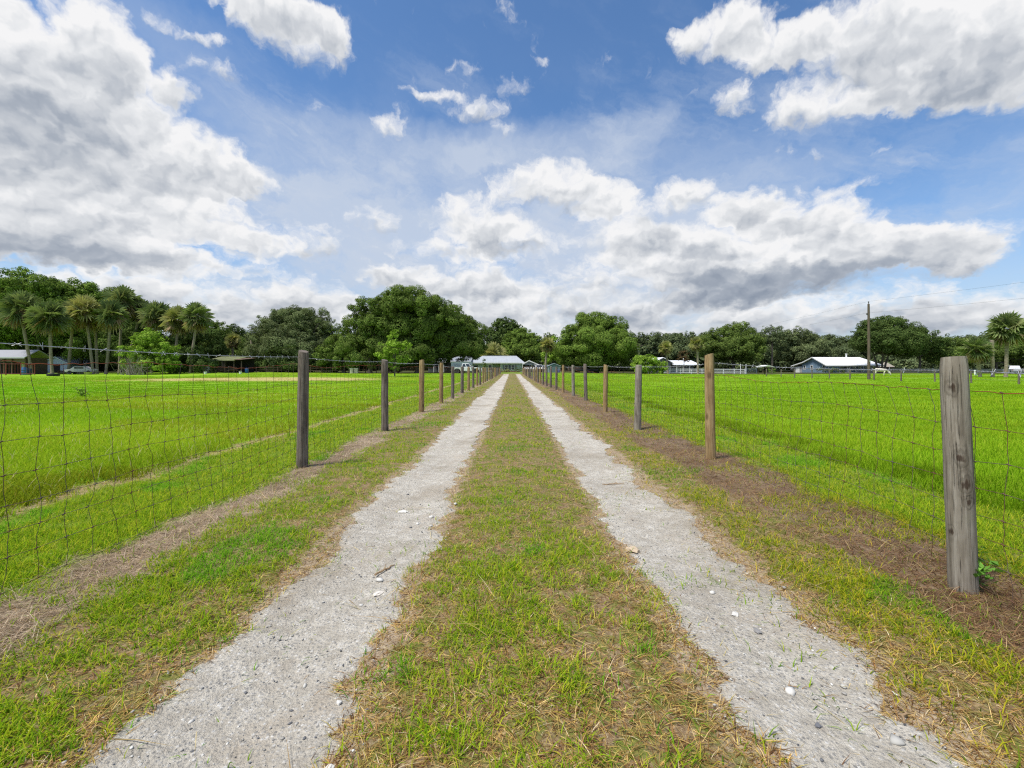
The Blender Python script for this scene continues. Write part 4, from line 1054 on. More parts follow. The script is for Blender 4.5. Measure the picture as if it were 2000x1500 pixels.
RIM = simple('wheel rim', (.42, .42, .43), .35, .8, .05)
BROWN = simple('old brown boards', (.10, .07, .05), .9, 0, .25, 5.)
REDPIPE = simple('red painted pipe', (.20, .045, .03), .6)
CONC = simple('pale concrete', (.42, .41, .38), .9)
CHROME = simple('bright trim', (.6, .6, .6), .25, .9, .03)
RED = simple('red lamp', (.35, .02, .015), .3)
BLACKP = simple('black plastic', (.03, .03, .032), .6)

class Bld:
    """parts placed in world metres, parented to one Empty"""
    def __init__(s, name, label, cat, x, y, z=None, group=None, rz=0.):
        z = gz1(x, y) if z is None else z
        s.r = empty(name, (x, y, z), rz, label, cat, group); s.o = Vector((x, y, z))
    def part(s, name, mb, m, smooth=False, bevel=0, parent=None, label=None):
        o = mb.build(name, m, parent or s.r, smooth, bevel)
        if label: o['label'] = label
        return o
def window(b, x0, x1, y, z0, z1, face='-y', frame=.07, pane=GLASS, fm=None, mull=True):
    """frame standing proud of the wall with a pane set in it. face '-y': wall plane at y; '-x': wall plane at x=y and x0,x1 run along y"""
    fm = fm or W_PAINT; f = MB(); p = MB()
    def bx(m_, a0, a1, dz0, dz1, e0, e1):
        if face == '-y': m_.box(a0, a1, y-e1, y-e0, dz0, dz1)
        else: m_.box(y-e1, y-e0, a0, a1, dz0, dz1)
    bx(f, x0, x1, z0, z0+frame, -.03, .05); bx(f, x0, x1, z1-frame, z1, -.03, .05)
    bx(f, x0, x0+frame, z0+frame, z1-frame, -.03, .05); bx(f, x1-frame, x1, z0+frame, z1-frame, -.03, .05)
    if mull:
        zm = (z0+z1)/2; bx(f, x0+frame, x1-frame, zm-.025, zm+.025, -.02, .045)
    bx(p, x0+frame, x1-frame, z0+frame, z1-frame, -.03, .012)
    o = b.part('window', f, fm); b.part('pane', p, pane, parent=o); return o

# ---------------- main house at the end of the drive
def main_house():
    d = 110.; X = lambda px: gx(px, d); Z = lambda py: gzz(py, d)
    b = Bld('farm_house', 'long low grey green house with pale metal hip roof at the drive end', 'house', X(968), d, 0.)
    o = b.o
    wall = siding('grey green wall boards', (.44, .51, .49), .3, True); roofm = ribbed('pale metal roofing', (.40, .415, .44))
    x0, x1 = X(917)-o.x, X(1020.5)-o.x; ez, rz_ = Z(708.2), Z(694.2)
    rx0, rx1 = X(962)-o.x, X(978)-o.x     # entry recess
    w = MB().box(x0, rx0, 0, 8, -.2, ez).box(rx1, x1, 0, 8, -.2, ez).box(rx0, rx1, 1.6, 8, -.2, ez)
    b.part('wall', w, wall)
    b.part('entry_floor', MB().box(rx0, rx1, -.3, 1.6, -.2, .12), CONC)
    r = MB(); e = .55
    a = [(x0-e, -e, ez), (x1+e, -e, ez), (x1+e, 8+e, ez), (x0-e, 8+e, ez)]
    rl, rr = X(941)-o.x, X(1009)-o.x
    top = [(rl, 4, rz_), (rr, 4, rz_)]; lo = [(p[0], p[1], p[2]-.16) for p in a]
    r.add(a+top+lo, [(0,1,5,4), (1,2,5), (2,3,4,5), (3,0,4), (6,7,1,0), (7,8,2,1), (8,9,3,2), (9,6,0,3), (9,8,7,6)])
    ro = b.part('roof', r, roofm)
    b.part('ridge_cap', MB().bar((rl, 4, rz_+.03), (rr, 4, rz_+.03), .3, .06), roofm, parent=ro)
    b.part('fascia', MB().box(x0-e-.03, x1+e+.03, -e-.04, -e-.005, ez-.2, ez-.01), W_PAINT, parent=ro)
    # front door with white frame, storm glass
    dx0, dx1 = X(953.2)-o.x, X(961.2)-o.x
    fr = MB().box(dx0, dx0+.12, -.07, -.0, .0, 2.15).box(dx1-.12, dx1, -.07, 0, 0, 2.15).box(dx0+.12, dx1-.12, -.07, 0, 2.03, 2.15).box(dx0+.12, dx1-.12, -.06, 0, 0, .75).box(dx0+.12, dx1-.12, -.06, 0, 1.25, 1.33)
    do = b.part('door', fr, W_PAINT)
    b.part('pane', MB().box(dx0+.12, dx1-.12, -.03, 0, .75, 1.25).box(dx0+.12, dx1-.12, -.03, 0, 1.33, 2.03), GLASS, parent=do)
    b.part('handle', MB().box(dx1-.2, dx1-.15, -.11, -.06, .95, 1.08), CHROME, parent=do)
    sh = simple('mauve grey shutters', (.18, .18, .22), .6)
    for p0, p1 in ((985.5, 992.5), (998.5, 1005.5)):
        window(b, X(p0)-o.x, X(p1)-o.x, 0, .75, 2.0)
        for q in (X(p0)-o.x-.42, X(p1)-o.x+.04):
            b.part('shutter', MB().box(q, q+.38, -.045, 0, .72, 2.03), sh)
    window(b, X(925)-o.x, X(934)-o.x, 0, .95, 1.95)
    b.part('post', MB().box(x1-.06, x1+.1, -.5, -.36, 0, ez-.17), W_PAINT)
    b.part('corner_post', MB().box(rx1-.06, rx1+.06, -.04, .06, 0, ez), W_PAINT)
    b.part('brick_skirt', MB().box(rx1+.1, X(1016)-o.x, -.12, -.003, -.2, .55), siding('brick skirt', (.24, .15, .12), .08))
main_house()

def wing():
    d = 107.; X = lambda px: gx(px, d); Z = lambda py: gzz(py, d)
    b = Bld('open_garage', 'low dark open sided garage under the oak left of the house', 'garage', X(876), d, 0.); o = b.o
    ez = Z(706)
    roof = MB().add([(X(834)-o.x, -.5, ez), (X(920)-o.x, -.5, ez), (X(920)-o.x, 7, ez+1.3), (X(834)-o.x, 7, ez+1.3),
                     (X(834)-o.x, -.5, ez-.12), (X(920)-o.x, -.5, ez-.12), (X(920)-o.x, 7, ez+1.18), (X(834)-o.x, 7, ez+1.18)],
                    [(0,1,2,3), (7,6,5,4), (0,4,5,1), (1,5,6,2), (2,6,7,3), (3,7,4,0)])
    ro = b.part('roof', roof, ribbed('dull grey metal roof', (.26, .27, .29)))
    b.part('fascia', MB().box(X(834)-o.x, X(920)-o.x, -.56, -.503, ez-.24, ez+.02), W_PAINT, parent=ro)
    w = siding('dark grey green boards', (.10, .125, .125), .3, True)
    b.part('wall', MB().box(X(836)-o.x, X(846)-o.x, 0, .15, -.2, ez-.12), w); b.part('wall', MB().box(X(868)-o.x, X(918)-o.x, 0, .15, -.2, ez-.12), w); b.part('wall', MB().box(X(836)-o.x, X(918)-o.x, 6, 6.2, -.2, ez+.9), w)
    window(b, X(856)-o.x, X(866)-o.x, 6, .9, 1.9)
    for p in (847.5, 857.5, 867):
        b.part('post', MB().box(X(p)-o.x-.07, X(p)-o.x+.07, -.35, -.21, -.2, ez-.12), W_PAINT)
wing()

def carport():
    d = 108.; X = lambda px: gx(px, d); Z = lambda py: gzz(py, d)
    b = Bld('carport', 'open carport with white trimmed gable right of the house', 'carport', X(1038), d, 0.); o = b.o
    px = [(1020.5, 711), (1033, 704), (1057, 714.2)]
    P = [(X(a)-o.x, Z(c)) for a, c in px]; th = .14
    prof = [P[0], P[1], P[2], (P[2][0], P[2][1]-th), (P[1][0], P[1][1]-th), (P[0][0], P[0][1]-th)]
    ro = b.part('roof', MB().prism(prof, -.4, 7, 'y'), ribbed('pale metal roofing two', (.50, .52, .56)))
    b.part('fascia', MB().bar((P[0][0], -.45, P[0][1]-.05), (P[1][0], -.45, P[1][1]-.05), .06, .22).bar((P[1][0]+.01, -.45, P[1][1]-.05), (P[2][0], -.45, P[2][1]-.05), .06, .22), W_PAINT, parent=ro)
    hz = P[2][1]-th-.15
    b.part('gable_end', MB().prism([(P[0][0]+.2, hz+.55), (P[1][0], P[1][1]-th-.02), (P[2][0]-.3, hz+.25)], -.25, -.15, 'y'), simple('grey gable boards', (.16, .18, .19), .8))
    b.part('beam', MB().box(P[0][0]+.1, P[2][0]-.1, -.28, -.1, hz-.05, hz+.12), BROWN)
    for x in (P[0][0]+.15, P[1][0]+.9, P[2][0]-.2):
        b.part('post', MB().box(x-.07, x+.07, -.25, -.11, -.2, hz-.05), BROWN)
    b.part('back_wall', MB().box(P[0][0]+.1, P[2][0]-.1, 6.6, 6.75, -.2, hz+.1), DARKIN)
carport()

def small_shed():
    d = 98.; X = lambda px: gx(px, d); Z = lambda py: gzz(py, d)
    b = Bld('garden_shed', 'tiny blue green shed with pale gable roof right of the carport', 'shed', X(1082), d); o = b.o
    x0, x1 = X(1071)-o.x, X(1094)-o.x; ez, rz_ = Z(714.2)-o.z, Z(709.6)-o.z
    m = siding('blue green boards', (.17, .26, .27), .25, True)
    b.part('wall', MB().prism([(x0, -.1), (x1, -.1), (x1, ez), ((x0+x1)/2, rz_-.06), (x0, ez)], 0, 2.6, 'y'), m)
    prof = [(x0-.2, ez-.05), ((x0+x1)/2, rz_+.03), (x1+.2, ez-.05), (x1+.2, ez-.13), ((x0+x1)/2, rz_-.055), (x0-.2, ez-.13)]
    b.part('roof', MB().prism(prof, -.25, 2.85, 'y'), ribbed('pale blue metal roof', (.46, .53, .58)))
    do = b.part('door', MB().box(-.45, .45, -.05, -.003, 0, 1.65), simple('shed door', (.13, .20, .21), .7))
    b.part('handle', MB().box(.30, .36, -.09, -.05, .8, .95), CHROME, parent=do)
    pt = simple('pale trim', (.45, .5, .5), .6); b.part('corner_trim', MB().box(x0-.03, x0+.06, -.03, .06, 0, ez-.1), pt); b.part('corner_trim', MB().box(x1-.06, x1+.03, -.03, .06, 0, ez-.1), pt)
small_shed()

def right_house():
    d = 112.; X = lambda px: gx(px, d); Z = lambda py: gzz(py, d)
    b = Bld('white_roofed_house', 'grey house with two bright white metal roofs behind the white board fence', 'house', X(1322), d, 0.); o = b.o
    wm = siding('grey boards', (.17, .185, .20), .2); rm = ribbed('bright white metal roofing', (.80, .81, .83))
    x = lambda p: X(p)-o.x
    # gable fronted block and long low block
    xa, xb, xc = x(1278), x(1297), x(1316); ez, rz_ = Z(708), Z(697.5)
    b.part('wall', MB().prism([(xa+.4, -.3), (xc-.4, -.3), (xc-.4, ez), (xb, rz_-.25), (xa+.4, ez)], 1., 9, 'y').box(xc-.4, x(1361), 2.2, 9, -.3, Z(710)), wm)
    prof = [(xa-.3, ez-.1), (xb, rz_), (xc+.3, ez-.1), (xc+.3, ez-.25), (xb, rz_-.17), (xa-.3, ez-.25)]
    b.part('roof', MB().prism(prof, .5, 9.5, 'y'), rm, label='bright white gable roof')
    ez2, rz2 = Z(712), Z(703.2)
    r2 = MB().prism([(-.6, ez2), (5.2, rz2), (9.6, ez2), (9.6, ez2-.14), (5.2, rz2-.16), (-.6, ez2-.14)], xc-.2, x(1366), 'x')
    ro = b.part('roof', r2, rm, label='long low white roof')
    b.part('vent_pipe', MB().tube([(x(1350), 5, rz2-.1), (x(1350), 5, rz2+.55)], .12, 8), W_PAINT, parent=ro)
    b.part('porch_slab', MB().box(xc, x(1364), -.5, 2.2, -.25, .1), CONC)
    for p in (1320, 1333, 1346, 1360):
        b.part('porch_post', MB().box(x(p)-.06, x(p)+.06, -.4, -.28, .1, ez2-.14), W_PAINT)
    window(b, x(1336), x(1343), 2.2, .9, 1.9); window(b, x(1290), x(1300), 1., .8, 1.9)
    dr = b.part('door', MB().box(x(1326), x(1331), 2.12, 2.197, .1, 2.0), W_PAINT); b.part('handle', MB().box(x(1330), x(1330)+.06, 2.06, 2.12, 1., 1.1), CHROME, parent=dr)
right_house()

def blue_house():
    d = 112.; z0 = 0.
    x0 = gx(1615, d); L = 13.2; W = 13.2
    b = Bld('blue_house', 'long blue house with bright white metal roof and shaded front porch', 'house', x0, d, z0)
    wm = siding('slate blue boards', (.17, .25, .34), .2); rm = ribbed('white metal roofing', (.80, .81, .83))
    ez = gzz(712.3, d); rz_ = gzz(697.6, d+4.8)
    ym = 4.8; prof = [(0, -.2), (9.6, -.2), (9.6, ez+.15), (ym, rz_-.3), (0, ez)]
    b.part('wall', MB().prism(prof, 0, 3.0, 'x').box(3.0, L-.2, 2.4, 9.4, -.2, ez), wm)
    b.part('annex_wall', MB().box(.02, 4., 9.6, W, -.2, ez-.35), siding('pale grey boards', (.36, .35, .36), .2))
    b.part('annex_door', MB().box(-.06, .017, 10.6, 12.2, 0, ez-.6), W_PAINT)
    # roof: gable on the left, hip on the right, kinked down over the annex
    e = .5; th = .16; xr = L-1.5
    top = [(-e, -e, ez-.15), (-e, ym, rz_), (-e, 8.6, ez+.75), (-e, W+.4, ez-.25),
           (xr, ym, rz_), (L+.5, -e, ez-.15), (L+.5, 9.8, ez-.15), (xr+.2, 8.6, ez+.75), (4.4, 8.6, ez+.75), (4.4, W+.4, ez-.25), (L-1.8, 9.8, ez+.2)]
    bot = [(p[0], p[1], p[2]-th) for p in top]; n = len(top)
    fs = [(0,5,4,1), (1,4,7,8,2), (2,8,9,3), (5,6,4), (4,6,7)]
    r = MB().add(top+bot, fs+[tuple(i+n for i in reversed(f)) for f in fs]+[(0,n,n+5,5), (1,n+1,n,0), (2,n+2,n+1,1), (3,n+3,n+2,2), (9,n+9,n+3,3), (5,n+5,n+6,6), (8,n+8,n+9,9), (6,n+6,n+7,7), (7,n+7,n+8,8)])
    ro = b.part('roof', r, rm)
    b.part('fascia', MB().bar((-e-.03, -e, ez-.2), (-e-.03, ym, rz_-.06), .05, .24).bar((-e-.03, ym, rz_-.06), (-e-.03, 8.6, ez+.69), .05, .24).bar((-e-.03, 8.6, ez+.69), (-e-.03, W+.4, ez-.31), .05, .24).box(-e, L+.5, -e-.05, -e-.004, ez-.36, ez-.14), W_PAINT, parent=ro)
    b.part('chimney_pipe', MB().tube([(gx(1654, d+6)-x0, 6.2, rz_-.6), (gx(1654, d+6)-x0, 6.2, rz_+.75)], .18, 8).tube([(gx(1654, d+6)-x0, 6.2, rz_+.76), (gx(1654, d+6)-x0, 6.2, rz_+.95)], .26, 8), W_PAINT, parent=ro)
    for y0 in (.55, 5.1, 8.0):
        window(b, y0, y0+1.0, 0., .85, 2.0, '-x', .13)
    b.part('porch_floor', MB().box(3.0, L, -.1, 2.4, -.2, .22), CONC)
    for q in np.linspace(3.2, L-.15, 6):
        b.part('porch_post', MB().box(q-.06, q+.06, .0, .12, .22, ez-.30), W_PAINT)
    rail = MB()
    for a, c in ((3.3, 6.2), (7.3, L-.2)):
        rail.box(a, c, .03, .09, .95, 1.02).box(a, c, .03, .09, .40, .46)
        for q in np.arange(a+.1, c-.05, .2): rail.box(q-.015, q+.015, .045, .075, .46, .95)
    b.part('porch_rail', rail, W_PAINT)
    dr = b.part('door', MB().box(6.4, 7.3, 2.33, 2.397, .22, 2.0), simple('pale door', (.5, .5, .48), .5)); b.part('handle', MB().box(7.15, 7.21, 2.28, 2.33, 1.1, 1.2), CHROME, parent=dr)
    for a in (3.7, 5.1, 8.0, 9.5, 11.2):
        if a+1 < L-.3: window(b, a, a+.95, 2.4, .95, 1.9)
    b.part('bench', MB().box(3.6, 5.2, .9, 1.3, .58, .64).box(3.6, 5.2, 1.3, 1.36, .64, 1.05).box(3.65, 3.75, .95, 1.3, .22, .58).box(5.05, 5.15, .95, 1.3, .22, .58), BROWN)
blue_house()

def hut():
    d = 124.; b = Bld('hut', 'small brown hut with pale peaked roof right of the blue house', 'hut', gx(1735, d), d)
    b.part('wall', MB().box(-.9, .9, 0, 1.8, -.1, 1.6), BROWN)
    b.part('roof', MB().add([(-1.4, -.5, 1.5), (1.4, -.5, 1.5), (1.4, 2.3, 1.5), (-1.4, 2.3, 1.5), (0, .9, 2.9), (-1.4, -.5, 1.4), (1.4, -.5, 1.4), (1.4, 2.3, 1.4), (-1.4, 2.3, 1.4)], [(0,1,4), (1,2,4), (2,3,4), (3,0,4), (0,5,6,1), (1,6,7,2), (2,7,8,3), (3,8,5,0), (8,7,6,5)]), simple('pale thatch', (.33, .29, .24), .9))
    b.part('door', MB().box(-.4, .4, -.05, -.003, 0, 1.4), DARKIN)
hut()

def left_shed():
    d = 76.; X = lambda px: gx(px, d); Z = lambda py: gzz(py, d)
    b = Bld('open_barn', 'grey roofed open barn with white back wall behind red pipe panels', 'barn', X(20), d); o = b.o
    x = lambda p: X(p)-o.x; z = lambda p: Z(p)-o.z
    x0, x1 = x(-70), x(56); ez, rz_ = z(697.5), z(682.5)
    r = MB().prism([(-.6, ez), (1.7, rz_), (4.0, ez), (4.0, ez-.13), (1.7, rz_-.13), (-.6, ez-.13)], x0, x1, 'x')
    ro = b.part('roof', r, ribbed('grey weathered metal roof', (.30, .30, .32), .5))
    b.part('fascia', MB().box(x0, x1, -.66, -.603, ez-.22, ez+.01), simple('pale grey trim', (.45, .45, .46), .7), parent=ro)
    b.part('wall', MB().box(x1-.42, x1-.3, 0, 3.4, -.1, ez-.13), BROWN)
    b.part('upper_boards', MB().box(x(-70), x(51), -.02, .1, ez-.85, ez-.13), siding('brown grey boards', (.16, .12, .10), .2))
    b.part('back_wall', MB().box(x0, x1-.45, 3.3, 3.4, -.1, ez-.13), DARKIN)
    b.part('white_panel', MB().box(x(14), x1-.6, 2.2, 2.3, -.1, z(704.5)), W_PAINT)
    for p in (-60, -38, -12, 10, 25, 51.5):
        b.part('post', MB().box(x(p)-.09, x(p)+.09, -.2, -.02, -.1, ez-.13), BROWN)
left_shed()

def white_shed():
    d = 102.; b = Bld('metal_shed', 'pale blue white metal shed glimpsed between the palm trunks', 'shed', gx(107, d), d)
    b.part('wall', MB().prism([(-3.0, -.1), (3.2, -.1), (3.2, 2.1), (.3, 3.4), (-3.0, 2.1)], 0, 6, 'y'), siding('pale blue metal wall', (.46, .54, .60), .3, True))
    b.part('roof', MB().prism([(-3.4, 2.0), (.3, 3.6), (3.6, 2.0), (3.6, 1.9), (.3, 3.46), (-3.4, 1.9)], -.4, 6.4, 'y'), ribbed('white blue roof', (.68, .74, .8)))
    b.part('door', MB().box(-1., 1.2, -.06, -.003, 0, 1.9), DARKIN)
white_shed()

def pipe_panel(x0, x1, d, label):
    b = Bld('corral_panel', label, 'corral panel', x0, d, group='red pipe corral panels before the open barn'); L = x1-x0
    h = 1.75
    for a in (0, L): b.part('post', MB().tube([(a, 0, -.1), (a, 0, h+.1)], .045, 8), REDPIPE)
    b.part('rail', MB().tube([(0, 0, h), (L, 0, h)], .03, 6).tube([(0, 0, .25), (L, 0, .25)], .03, 6), REDPIPE)
    m = MB()
    for q in np.arange(.45, L-.2, .45): m.tube([(q, 0, .25), (q, 0, h)], .025, 6)
    b.part('bars', m, REDPIPE)
for i, (a, c) in enumerate(((-46, -18), (-17, 11), (12, 40), (41, 68))):
    pipe_panel(gx(a, 69.), gx(c, 69.), 69., ['red pipe panel farthest left, outside the frame edge', 'red pipe panel cut by the left edge of the picture', 'red pipe panel in front of the blue barrel', 'red pipe panel ending beside the leaning palm trunk'][i])

def barrel(px, d, label, colm, r=.30, h=.9, base=None, cap=None):
    x = gx(px, d); b = Bld('barrel', label, 'barrel', x, d)
    b.part('body', MB().lathe([(r*.93, 0), (r, .04), (r*.99, h*.32), (r*1.04, h*.34), (r*1.04, h*.37), (r*.99, h*.39), (r*.99, h*.63), (r*1.04, h*.65), (r*1.04, h*.68), (r, h*.70), (r, h*.95), (r*.93, h)], 18), colm, True)
    b.part('lid', MB().lathe([(r*.7, h+.001), (r*.7, h+.03), (r*.2, h+.03), (r*.2, h+.05)], 14), colm)
BLUE = simple('blue plastic', (.03, .12, .30), .45)
barrel(48, 72, 'tall blue barrel standing inside the red pipe panels', BLUE, .34, 1.15)
barrel(57.5, 72.5, 'dark blue barrel next to the tall blue barrel', simple('dark blue plastic', (.03, .045, .09), .5), .30, .95)
barrel(482, 86, 'blue barrel standing on white block right of the mossy shed', BLUE, .30, .95)
barrel(1091, 95, 'purple blue barrel in front of the small blue green shed', simple('purple blue plastic', (.08, .09, .25), .5), .26, .6)

def tyre_trough():
    d = 66.; b = Bld('tyre_trough', 'big black tyre lying flat below the pale trunked palm', 'tyre', gx(104, d), d)
    b.part('tyre', MB().lathe([(.55, .02), (.68, .0), (.72, .12), (.72, .28), (.68, .38), (.55, .36), (.48, .30), (.48, .08)], 20), TYRE, True)
    b.part('water', MB().lathe([(.47, .2), (.1, .22)], 16), GLASS)
tyre_trough()

def mossy_shed():
    d = 88.; X = lambda px: gx(px, d); Z = lambda py: gzz(py, d)
    b = Bld('wood_shed', 'low open wood shed with mossy sagging roof left of the mossy oak', 'shed', X(434), d); o = b.o
    x = lambda p: X(p)-o.x; z = lambda p: Z(p)-o.z
    m, t, out = mat('mossy sheet roof'); n, _ = t.noise(t.node('ShaderNodeTexCoord').outputs['Object'], 1.2, 5., .65)
    principled(t, out, t.ramp(n, [(.3, (.09, .085, .05)), (.55, (.15, .17, .06)), (.75, (.22, .20, .12))]), .9)
    def slab(xa, xb, za, zb, mm):
        return MB().add([(xa, -.5, za), (xb, -.5, za), (xb, 4.5, zb), (xa, 4.5, zb), (xa, -.5, za-.1), (xb, -.5, za-.1), (xb, 4.5, zb-.1), (xa, 4.5, zb-.1)], [(0,1,2,3), (7,6,5,4), (0,4,5,1), (1,5,6,2), (2,6,7,3), (3,7,4,0)])
    b.part('roof', slab(x(404), x(459.5), z(704), z(695.2), m), m)
    b.part('lean_roof', slab(x(460), x(475), z(702), z(698), m), simple('rusty sheet roof', (.16, .10, .07), .8))
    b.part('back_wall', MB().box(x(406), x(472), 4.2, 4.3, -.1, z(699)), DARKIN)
    for p in (407, 424, 441, 458.5, 473):
        b.part('post', MB().box(x(p)-.07, x(p)+.07, -.3, -.16, -.1, z(704)-.1), BROWN)
    st = MB(); rr = random.Random(3)
    for k in range(34):
        q = x(410)+(x(456)-x(410))*rr.random(); zz = .12+.9*rr.random()
        st.tube([(q-.5-.5*rr.random(), .3+.6*rr.random(), zz), (q+.5+.5*rr.random(), .3+.6*rr.random(), zz+rr.uniform(-.15, .15))], .06+.05*rr.random(), 6)
    b.part('stacked_logs', st, simple('split log wood', (.20, .13, .10), .9))
mossy_shed()

def tank():
    d = 84.; b = Bld('water_tank', 'small white upright tank at the left end of the mossy shed', 'tank', gx(404, d), d)
    b.part('body', MB().lathe([(.56, .0), (.60, .06), (.60, 1.05), (.52, 1.3), (.2, 1.42)], 20), simple('dull white plastic', (.55, .53, .50), .5), True)
    b.part('cap', MB().lathe([(.18, 1.42), (.18, 1.5), (.05, 1.52)], 12), BLACKP)
tank()
def bucket(px, d, label, r=.22, h=.4):
    b = Bld('bucket', label, 'bucket', gx(px, d), d)
    b.part('body', MB().lathe([(r*.8, 0), (r, h), (r*1.05, h), (r*1.05, h-.04)], 16), W_PAINT, True)
    b.part('handle', MB().tube([(r*math.cos(a)*1.03, 0, h-.03+r*.8*math.sin(a)) for a in np.linspace(0, math.pi, 9)], .012, 5), CHROME)
bucket(469.5, 78, 'white bucket on the grass right of the mossy shed'); bucket(401, 77, 'white bucket below the small white tank')

def lean_to():
    d = 92.; b = Bld('feed_shelter', 'small lean to shelter with tilted white sheet roof under the domed oak', 'shelter', gx(678, d), d); z = b.o.z
    x0, x1 = -1.2, 1.4
    b.part('roof', MB().add([(x0, 0, 1.95), (x1, 0, 2.35), (x1, 2, 2.75), (x0, 2, 2.35), (x0, 0, 1.88), (x1, 0, 2.28), (x1, 2, 2.68), (x0, 2, 2.28)], [(0,1,2,3), (7,6,5,4), (0,4,5,1), (1,5,6,2), (2,6,7,3), (3,7,4,0)]), W_PAINT)
    for q, h in ((x0+.1, 1.9), (x1-.1, 2.26)):
        b.part('post', MB().box(q-.05, q+.05, .05, .15, -.1, h), BROWN); b.part('post', MB().box(q-.05, q+.05, 1.85, 1.95, -.1, h+.36), BROWN)
lean_to()
def hive(px, label):
    d = 86.; b = Bld('storage_box', label, 'box', gx(px, d), d, group='cream boxes under the domed oak'); cm = simple('cream paint', (.50, .46, .36), .6)
    b.part('body', MB().box(-.32, .32, 0, .5, 0, .85), cm, bevel=.02); b.part('lid', MB().box(-.36, .36, -.04, .54, .852, .93), W_PAINT, bevel=.01)
hive(686.5, 'cream upright box, the left one of the pair under the domed oak'); hive(695, 'cream upright box, the right one of the pair under the domed oak')

def rail_fence(name, label, x0, x1, y0, y1, n, h, rails, m, w=.1, rw=.12, cat='fence', group=None):
    b = Bld(name, label, cat, x0, y0, group=group); dx, dy = x1-x0, y1-y0; o = b.o
    for i in range(n+1):
        f = i/n; zz = gz1(x0+dx*f, y0+dy*f)-o.z
        b.part('post', MB().box(dx*f-w/2, dx*f+w/2, dy*f-w/2, dy*f+w/2, zz-.15, zz+h), m)
    zz0, zz1 = 0, gz1(x1, y1)-o.z
    for r in rails:
        b.part('rail', MB().bar((0, -w/2-.016, r+zz0), (dx, dy-w/2-.016, r+zz1), .03, rw), m)
    return b
rail_fence('board_fence', 'white three board fence in front of the white roofed house', gx(1266, 96), gx(1455, 96), 96, 96, 9, 1.12, (.25, .62, 1.0), W_PAINT, .13, .13)
rail_fence('rail_fence', 'dark brown rail fence along the pasture edge below the oaks', gx(500, 92), gx(735, 92), 92, 92, 11, 1.15, (.5, .95), BROWN, .12, .09)
rail_fence('rail_fence', 'dark rail fence behind the parked flatbed trailer', gx(1105, 99), gx(1262, 99), 99, 99, 7, 1.25, (.4, .8, 1.2), BROWN, .1, .07)
rail_fence('rail_fence', 'grey rail fence behind the two right palms', gx(1735, 92), gx(2200, 92), 92, 92, 16, 1.0, (.35, .7, .95), simple('grey boards', (.14, .14, .15), .9), .11, .1)
rail_fence('pipe_gate', 'blue grey pipe gate at the right end of the white fence', gx(1458, 97), gx(1478, 97), 97, 97, 1, 1.2, (.2, .45, .7, .95, 1.15), simple('blue grey pipe', (.22, .27, .32), .4, .5), .08, .05, 'gate')
def slim_post(px, d, top, label, m, r=.07, name='post_pole'):
    x = gx(px, d); z0 = gz1(x, d); b = Bld(name, label, 'post', x, d)
    b.part('shaft', MB().tube([(0, 0, -.1), (0, 0, gzz(top, d)-z0)], r, 8), m)
    b.part('finial', MB().lathe([(r*1.3, gzz(top, d)-z0), (r*1.3, gzz(top, d)-z0+.05), (r*.4, gzz(top, d)-z0+.12)], 8), m)
slim_post(1446.5, 102, 712, 'white post, the left one of two behind the white fence end', W_PAINT); slim_post(1457, 102, 712.5, 'white post, the right one of two behind the white fence end', W_PAINT)
slim_post(1904, 78, 724, 'short white post left of the shorter right palm', W_PAINT, .11)

def shelter():
    d = 88.; b = Bld('picnic_shelter', 'small open shelter with white roof left of the blue house', 'shelter', gx(1500, d), d)
    h = gzz(716.4, d)-b.o.z
    b.part('roof', MB().prism([(-1.25, h), (0, h+.34), (1.25, h), (1.25, h-.07), (0, h+.26), (-1.25, h-.07)], 0, 2.2, 'y'), W_PAINT)
    for q in (-.85, .85):
        for w in (.25, 1.95): b.part('post', MB().box(q-.05, q+.05, w-.05, w+.05, -.1, h-.0), BROWN)
    b.part('table', MB().box(-.6, .6, .7, 1.5, .66, .72).box(-.06, .06, 1.0, 1.2, 0, .66), BROWN)
shelter()

# ---------------- pasture cross fence on the right
def cross_fence():
    pts = [(1497, 62.), (1525.5, 58.), (1552, 54.), (1586, 51.), (1620, 49.), (1660, 45.5), (1707, 42.8), (1760, 40.), (1826, 38.), (1897, 35.5), (1990, 32.6)]
    P = [(gx(a, d), d) for a, d in pts] + [(35.8, 29.2), (35.9, 25.6)]
    b = Bld('wire_fence', 'low wire fence with short brown posts crossing the right pasture', 'fence', P[0][0], P[0][1]); o = b.o
    for i, (x, y) in enumerate(P):
        rr = random.Random(i); r = .055+.015*rr.random(); zz = gz1(x, y)-o.z; h = .95+.1*rr.random()
        b.part('post', MB().tube([(x-o.x, y-o.y, zz-.1), (x-o.x+rr.uniform(-.04, .04), y-o.y, zz+h)], r, 8), DARKWOOD)
    for h in (.3, .6, .88):
        path = [np.array([x-o.x-.07, y-o.y, gz1(x, y)-o.z+h]) for x, y in P]
        V, Q = tubes_np([np.array(path)], .004, 4)
        link('strand', np_mesh('strand', V, [(4, Q)], True), BARB, b.r)
cross_fence()

